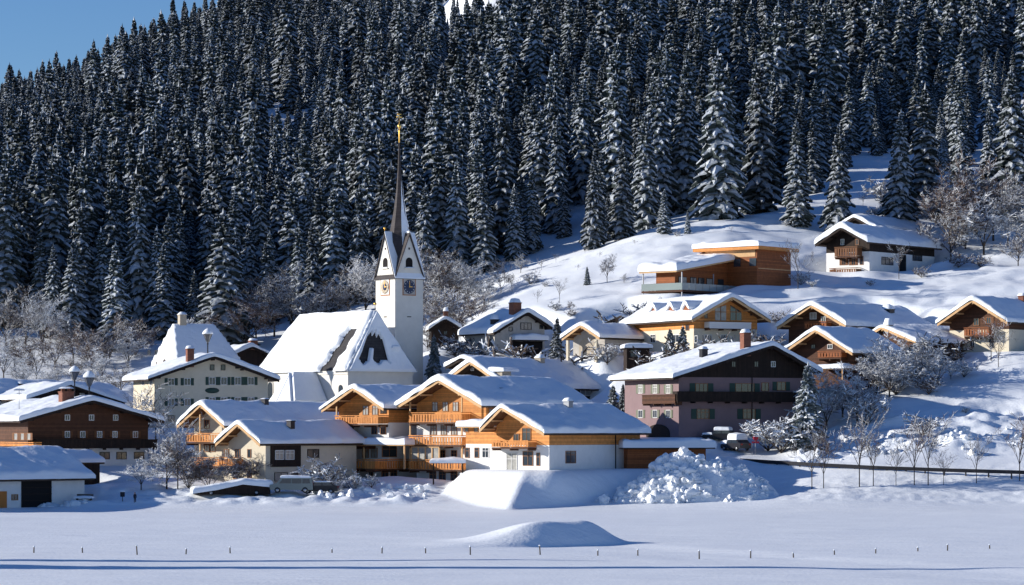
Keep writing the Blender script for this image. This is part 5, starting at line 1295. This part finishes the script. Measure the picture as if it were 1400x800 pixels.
# ------------------------------------------------------------------ chunks of ploughed snow
def ico():
    import bmesh
    bm = bmesh.new(); bmesh.ops.create_icosphere(bm, subdivisions=2, radius=1); v = [tuple(q.co) for q in bm.verts]; f = [tuple(x.index for x in q.verts) for q in bm.faces]; bm.free(); return v, f
ICO = ico()
def chunk(mb, c, r, seed):
    rr = random.Random(seed); ph = [rr.uniform(0, 6) for _ in range(6)]; sx, sy, sz = rr.uniform(.7, 1.3), rr.uniform(.7, 1.3), rr.uniform(.6, 1.0)
    v = []
    for x, y, z in ICO[0]:
        k = 1 + .2*math.sin(3.1*x+ph[0]) + .18*math.sin(4.3*y+ph[1]) + .18*math.sin(3.7*z+ph[2]) + .12*math.sin(7*x+5*y+ph[3]) + .1*math.sin(9*z-6*x+ph[4])
        v.append((c[0]+x*r*k*sx, c[1]+y*r*k*sy, c[2]+z*r*k*sz))
    mb.add(v, ICO[1], 'chunk', seed % 3 == 0)
def heap():
    # bulk of the pile: from px 838 to 1060
    cx, cy = wx(942, 334), 334.6
    xs = np.linspace(-11, 12, 110); ys = np.linspace(-6.5, 6, 60); X, Y = np.meshgrid(xs, ys)
    def hh(X, Y):
        prof = np.interp(X, [-10, -7.8, -5.2, -3.2, -1.4, .6, 2.0, 4.6, 7.5, 11.5], [0, 1.0, 2.9, 4.7, 5.7, 5.9, 5.0, 4.7, 3.4, 0])
        q_ = prof*np.clip(1-(np.abs(Y)/5.6)**1.7, 0, 1); return q_*(.90+.10*fbm(X/1.6, Y/1.6, 3)) + .28*fbm(X/.8, Y/.8, 3, N2)*np.clip(q_*3, 0, 1) - .6*np.clip(1-q_*4, 0, 1)
    G = H(X+cx, Y+cy); Z = np.maximum(G-.3, .8 + hh(X, Y))
    root = empty('snow_heap', (cx, cy, 0), 0, 'tall heap of broken ploughed snow chunks in front of the flat-roofed garage', 'snow heap')
    grid_mesh('packed_snow', X, Y, Z, 'chunk', root)
    mb = MB(); b = .8
    for i in range(1100):
        x = rng.uniform(-10.8, 9) if i % 4 else rng.uniform(-10.8, 2); y = rng.uniform(-6.2, 3.5)
        z = b + float(hh(np.array(x), np.array(y))); g = gz(x+cx, y+cy) if False else b
        if z < b - .1: 
            if rng.random() < .8: continue
            z = b+.05
        r_ = rng.choice((.10, .12, .15, .2, .26, .34, .5))*(1.15 if x < 2 else .7)
        chunk(mb, (x, y, z+r_*.15), r_, i)
    o = mb.build('snow_chunks', root); o['kind'] = 'stuff'
heap()
def small_chunks():
    mb = MB(); pts = []
    for i in range(190):   # along the foot of banks and in front of the chalets
        px = rng.uniform(55, 120) if i % 3 == 0 else rng.uniform(430, 590) if i % 3 == 1 else rng.uniform(1090, 1390)
        D = rng.uniform(328, 333) if i % 3 == 0 else rng.uniform(331, 339) if i % 3 == 1 else rng.uniform(345, 356)
        pts.append((wx(px, D), D))
    Z = H(np.array([p[0] for p in pts]), np.array([p[1] for p in pts]))
    for i, ((x, y), z) in enumerate(zip(pts, Z)): r_ = rng.choice((.2, .3, .45, .6)); chunk(mb, (x, y, float(z)+r_*.1), r_, i+900)
    o = mb.build('snow_lumps', None); tag(o, 'scattered lumps of shovelled snow around the gardens and the roadside', 'snow', kind='stuff')
small_chunks()
# snow cone before the stone house
def cone():
    p = at(712, 404); q = MB(); q.lathe([(3.6, -1), (3.0, .3), (2.2, 1.2), (1.4, 2.0), (.7, 2.6), (.2, 2.9), (.02, 2.95)], 20, None, (0, 0, 0)); o = q.build('snow_pile', None, 'snow'); o.location = p
    tag(o, 'smooth cone of piled snow in front of the grey stone house', 'snow pile')
cone()

# ------------------------------------------------------------------ vehicles and small things
def wheel(parent, x, y, z, r):
    q = MB(); q.lathe([(.18, -.1), (r*.9, -.1), (r, -.06), (r, .06), (r*.9, .1), (.18, .1)], 18); w = q.build('wheel', parent, 'tyre'); w.location = (x, y, z); w.rotation_euler = (R(90), 0, 0)
    q = MB(); q.lathe([(.02, -.11), (r*.58, -.11), (r*.6, .11), (.02, .12)], 14); q.build('rim', w, 'rim')
def van(px, D, th, label):
    p = at(px, D); r = empty('parked_van', p + Vector((0, 0, .05)), R(th), label, 'van')
    body = [(-2.5,.35),(2.35,.35),(2.45,.7),(2.4,.95),(1.75,1.08),(1.15,1.72),(-2.2,1.78),(-2.45,1.5),(-2.5,.9)]
    q = MB(); q.prism([(x, z) for x, z in body], -.85, .85); b = q.build('body', r, 'car')
    for sg in (-1, 1):
        yy = .855*sg
        for (a0, a1, b0, b1) in ((-2.2, -1.3, -2.1, -1.3), (-1.2, -.1, -1.2, -.1), (0, 1.35, 0, .95)):
            q = MB(); q.prism([(a0, 1.1), (a1, 1.1), (b1, 1.6), (b0, 1.6)], min(yy, yy+.015*sg), max(yy, yy+.015*sg)); q.build('side_window', r, 'glass')
    q = MB(); q.add([(1.72,-.75,1.13),(1.72,.75,1.13),(1.2,.7,1.69),(1.2,-.7,1.69)], [(0,1,2,3)]); w = q.build('windscreen', r, 'glass'); w.location.x = .03
    for x in (-1.6, 1.55):
        for y in (-.8, .8): wheel(r, x, y, .33, .33)
    for y in (-.62, .62):
        q = MB(); q.box(2.40, 2.46, y-.16, y+.16, .72, .9); q.build('headlight', r, 'headl'); q = MB(); q.box(-2.53, -2.49, y-.1, y+.1, .9, 1.3); q.build('tail_light', r, 'tail')
    q = MB(); q.box(2.4, 2.56, -.8, .8, .35, .52); q.build('front_bumper', r, 'tyre'); q = MB(); q.box(-2.62, -2.47, -.8, .8, .35, .52); q.build('rear_bumper', r, 'tyre')
    slab_snow('roof_snow', -2.15, 1.1, -.75, .75, 1.78, .22, b, st=.2)
van(398, 333, 183, 'grey-green van with snow on its roof parked in front of the black timber bay')
def car(px, D, th, label, paint, snow=.35):
    p = at(px, D); r = empty('parked_car', p + Vector((0, 0, .02)), R(th), label, 'car')
    q = MB(); q.prism([(-2.1,.3),(2.05,.3),(2.15,.6),(2.0,.82),(1.0,.92),(.45,1.38),(-1.2,1.42),(-1.8,.98),(-2.15,.9)], -.8, .8); b = q.build('body', r, paint)
    for sg in (-1, 1):
        yy = .805*sg
        for (a0, a1, b0, b1) in ((-1.6, -.4, -1.15, -.4), (-.3, .85, -.3, .4)):
            q = MB(); q.prism([(a0, .95), (a1, .95), (b1, 1.32), (b0, 1.32)], min(yy, yy+.015*sg), max(yy, yy+.015*sg)); q.build('side_window', r, 'glass')
    for x in (-1.35, 1.35):
        for y in (-.75, .75): wheel(r, x, y, .3, .3)
    for y in (-.6, .6):
        q = MB(); q.box(2.08, 2.17, y-.15, y+.15, .6, .75); q.build('headlight', r, 'headl'); q = MB(); q.box(-2.17, -2.12, y-.14, y+.14, .7, .88); q.build('tail_light', r, 'tail')
    slab_snow('car_snow', -1.2, .5, -.7, .7, 1.4, snow, b, st=.2); slab_snow('bonnet_snow', .95, 2.0, -.7, .7, .88, snow*.6, b, st=.2)
car(437, 333.5, 178, 'black car parked right behind the grey-green van', 'car_dark', .08)
car(1006, 354, 120, 'small car buried under a snow cap left of the red sign', 'car_dark', .75)
car(985, 357, 160, 'car under snow beside the flat garage roof', 'car_dark', .4)
def trailer():
    p = at(318, 333); r = empty('snow_covered_trailer', p, R(12), 'long low trailer buried under a sloping sheet of snow left of the van', 'trailer')
    q = MB(); q.prism([(-4.4, .05), (4.2, .05), (4.2, .9), (1.0, 1.25), (-2.0, .6), (-4.4, .25)], -1.3, 1.3); b = q.build('body', r, 'dark')
    for x in (-2.6, 2.6):
        for y in (-1.2, 1.2): wheel(r, x, y, .25, .3)
    slab_snow('trailer_snow', -4.6, 4.4, -1.5, 1.5, 0, .65, b, slope=lambda X, Y: np.interp(X, [-4.6, -2, 1, 4.4], [.25, .62, 1.26, .9]))
trailer()
def bench(px, D, label, s=1.0):
    p = at(px, D); r = empty('garden_bench', p, R(-15), label, 'bench')
    q = MB(); q.box(-1.0*s, 1.0*s, -.25, .25, .42, .48); se = q.build('seat', r, 'post'); slab_snow('seat_snow', -1.0*s, 1.0*s, -.25, .25, .48, .25, se, st=.15)
    q = MB(); q.box(-1.0*s, 1.0*s, .25, .31, .55, .9); q.build('backrest', r, 'post')
    for x in (-.85*s, .85*s):
        q = MB(); q.box(x-.05, x+.05, -.22, .25, -.3, .42); q.build('leg', r, 'post')
bench(115, 329.5, 'low dark garden bench half sunk in snow near the white garage')
bench(640, 342, 'snow-covered bench in front of the tallest chalet', .8)
def shelter():
    p = at(627, 341); r = empty('bar_umbrella', p + Vector((-1.2, -2, 0)), 0, 'small snow-capped shelter at the foot of the tallest chalet', 'shelter')
    for x in (-1.7, 1.7):
        for y in (-1, 1): q = MB(); q.box(x-.06, x+.06, y-.06, y+.06, -1, 1.6); q.build('post', r, 'dark')
    q = MB(); q.box(-2, 2, -1.3, 1.3, 1.6, 1.7); o = q.build('roof', r, 'dark'); slab_snow('shelter_snow', -2, 2, -1.3, 1.3, 1.7, .5, o)
    r.name = 'garden_shelter'
shelter()
def lamp(px, py_top, D, label, s=1.0):
    p = at(px, D); zt = zy(py_top, D) - p.z; r = empty('street_lamp', p, 0, label, 'street lamp', None)
    hd = zt - 1.9*s
    q = MB(); q.lathe([(.16, -1), (.16, .3), (.09, .5), (.08, hd-.3), (.12, hd-.2), (.12, hd)], 8); q.build('pole', r, 'metal')
    q = MB(); q.lathe([(.10*s, hd), (.2*s, hd+.15*s), (.42*s, hd+.75*s), (.55*s, hd+1.05*s)], 6, None, smooth=False); h = q.build('lantern', r, 'lamp_glass')
    q = MB()
    for k in range(6):
        t = k*math.pi/3; q.tube((.2*s*math.cos(t), .2*s*math.sin(t), hd+.15*s), (.57*s*math.cos(t), .57*s*math.sin(t), hd+1.05*s), .03, .03, 4)
    q.lathe([(.6*s, hd+1.05*s), (.66*s, hd+1.12*s), (.1, hd+1.2*s)], 12); q.build('lantern_frame', h, 'metal')
    q = MB(); q.lathe([(.68*s, hd+1.12*s), (.74*s, hd+1.25*s), (.6*s, hd+1.5*s), (.36*s, hd+1.75*s), (.1*s, hd+1.9*s)], 12); q.build('lantern_snow', h, 'snow')
lamp(102, 500, 374, 'left one of the two snow-capped street lamps above the dark farmhouse ridge')
lamp(122, 507, 369, 'right one of the two snow-capped street lamps above the dark farmhouse ridge', 1.1)
lamp(284, 449, 404, 'snow-capped goblet street lamp above the cream guesthouse ridge', 1.05)
def antenna():
    h = HS['Cc']; r = MB(); 
    z = float(h.h(np.array(-6.), np.array(9.)))
    r.tube((-6, 9, z), (-6, 9, z+3.2), .04, .03, 6); r.box(-6.7, -5.3, 8.97, 9.03, z+2.9, z+2.96); r.box(-6.3, -5.7, 8.97, 9.03, z+2.5, z+2.56)
    r.add(*snowpad(-6.8, -5.2, 8.85, 9.15, z+2.97, .18), 'snow', True); r.build('antenna', h.roof_o, 'zinc')
antenna()
# fence stakes in the field
for i, (px, py, hp) in enumerate([(46,756,8),(113,756,7),(188,758,12),(254,757,7),(315,756,8),(454,756,5),(522,757,8),(582,757,7),(643,759,11),(739,759,12),(817,760,7),(872,759,8),(956,762,11),(1026,761,10),(1085,761,6),(1141,759,6),(1197,757,6),(1255,754,5),(1295,753,8),(1353,751,5)]):
    D = 9*F_PX/(py-HOR); p = at(px, D); h = hp/ (F_PX/D); lean = rng.uniform(-.12, .12)
    q = MB(); q.tube((0, 0, -.4), (lean*h, 0, h), .055, .045, 7); o = q.build('fence_stake', None, 'post'); o.location = p
    q = MB(); q.lathe([(.075, 0), (.07, .05), (.02, .09)], 8, None, (lean*h, 0, h)); q.build('snow_cap', o, 'snow')
    tag(o, 'thin weathered fence stake poking out of the smooth snowfield', 'stake', 'fence stakes across the snowfield')
# road guard along the right
def guard():
    pts = [(1012,349.5,631.5),(1060,346.5,634.5),(1120,343,638),(1200,339.5,642),(1300,336.5,645.5),(1420,333,649),(1500,331,651)]
    q = MB(); V = []
    for px, D, py in pts:
        x = wx(px, D); g = zy(py, D); V.append((x, D, g))
    for (a, b) in zip(V[:-1], V[1:]):
        a, b = Vector(a), Vector(b); d = (b-a).normalized(); n = Vector((d.y, -d.x, 0))*.08; h = Vector((0, 0, .42))
        vv = [a-n, b-n, b+n, a+n, a-n+h, b-n+h, b+n+h, a+n+h]; q.add(vv, [(0,3,2,1),(4,5,6,7),(0,1,5,4),(1,2,6,5),(2,3,7,6),(3,0,4,7)])
    o = q.build('road_barrier', None, 'metal'); tag(o, 'long low dark barrier along the road on the right', 'barrier')
    for i in range(0, 24):
        t = i/23*(len(V)-1); k = min(int(t), len(V)-2); p = Vector(V[k]).lerp(Vector(V[k+1]), t-k); q = MB(); q.box(p.x-.08, p.x+.08, p.y+.09, p.y+.2, p.z-1.2, p.z+.35); q.build('barrier_post', o, 'post')
guard()
def board():
    p = at(1323, 352); r = empty('sign_board', p, R(10), 'square grey-green sign board seen from behind in the snow above the road', 'sign')
    z = zy(614, 352)-p.z
    q = MB(); q.box(-.68, .68, -.03, .03, z, z+1.45); q.build('panel', r, 'signback'); q = MB(); q.box(-.72, .72, -.06, -.032, z+.65, z+.75); q.box(-.72, -.66, -.06, -.032, z, z+1.45); q.box(.66, .72, -.06, -.032, z, z+1.45); q.build('panel_frame', r, 'zinc')
    for x in (-.5, .5): q = MB(); q.tube((x, .06, -1), (x, .06, z+1.3), .04, .04, 6); q.build('post', r, 'zinc')
board()
def redsign():
    p = at(1033, 352); r = empty('road_sign', p, R(10), 'dark red signs on a thin post by the shaded road near the buried car', 'sign'); z = zy(606, 352)-p.z
    q = MB(); q.tube((0, .05, -1), (0, .05, z+1.0), .04, .04, 6); q.build('post', r, 'zinc')
    q = MB(); q.lathe([(.02, -.02), (.34, -.02), (.34, .02), (.02, .02)], 16); o = q.build('round_plate', r, 'red'); o.rotation_euler = (R(90), 0, 0); o.location = (0, 0, z+.62)
    q = MB(); q.box(-.45, .45, -.03, .02, z, z+.22); q.build('bar_plate', r, 'red')
    for x in (-.42,): q = MB(); q.tube((x, .0, -1), (x, 0, z+.1), .03, .03, 6); q.build('brace', r, 'zinc')
redsign()
def person(px, D, label, h=1.15):
    p = at(px, D); r = empty('person', p, R(200), label, 'person')
    me = bpy.data.meshes.new('body')
    P = [(0,0,.92),(0,.0,1.15),(0,.01,1.38),(0,0,1.5),(0,.0,1.6),(.10,0,.88),(.12,.06,.48),(.12,-.02,.06),(.12,.13,.03),(-.10,0,.88),(-.13,-.05,.48),(-.13,-.14,.07),(-.13,0,.03),
         (.19,0,1.40),(.26,.02,1.13),(.25,.12,.90),(-.19,0,1.40),(-.27,.0,1.13),(-.26,.08,.90),(.25,.16,.83),(-.26,.12,.83)]
    Ed = [(0,1),(1,2),(2,3),(3,4),(0,5),(5,6),(6,7),(7,8),(0,9),(9,10),(10,11),(11,12),(2,13),(13,14),(14,15),(2,16),(16,17),(17,18),(15,19),(18,20)]
    Rd = [.17,.16,.18,.075,.07,.12,.085,.06,.05,.12,.085,.06,.05,.085,.06,.045,.085,.06,.045,.04,.04]
    me.from_pydata(P, Ed, []); o = bpy.data.objects.new('body', me); COL.objects.link(o); o.parent = r
    sk = o.modifiers.new('skin', 'SKIN'); 
    for v, rr in zip(me.skin_vertices[0].data if me.skin_vertices else [], Rd): v.radius = (rr, rr)
    if me.skin_vertices: me.skin_vertices[0].data[0].use_root = True
    o.modifiers.new('sub', 'SUBSURF').levels = 1; me.materials.append(M['coat'])
    q = MB(); v = [(x*.105, y*.12, z*.14) for x, y, z in ICO[0]]; q.add([(a, b, c+1.66) for a, b, c in v], ICO[1], None, True); q.box(-.015, .015, .11, .15, 1.62, 1.67); q.build('head', r, 'skin')
    q = MB(); v = [(x*.118, y*.13-.01, max(z, -.1)*.15+1.70) for x, y, z in ICO[0]]; q.add(v, ICO[1], None, True); q.build('hat', r, 'hair')
    r.scale = (h/1.8,)*3
person(184.5, 329, 'person in dark winter clothes walking through the gap in the snowbanks')
def bin_():
    p = at(167.5, 330); r = empty('waste_bin', p, 0, 'small dark bin on a post left of the walking person', 'bin')
    q = MB(); q.lathe([(.22, .5), (.26, .55), (.27, 1.0), (.24, 1.05)], 12); q.build('container', r, 'metal'); q = MB(); q.tube((0, 0, -.5), (0, 0, .5), .05, .05, 6); q.build('post', r, 'post'); q = MB(); q.lathe([(.27, 1.05), (.25, 1.15), (.1, 1.24), (.01, 1.25)], 12); q.build('bin_snow', r, 'snow')
bin_()
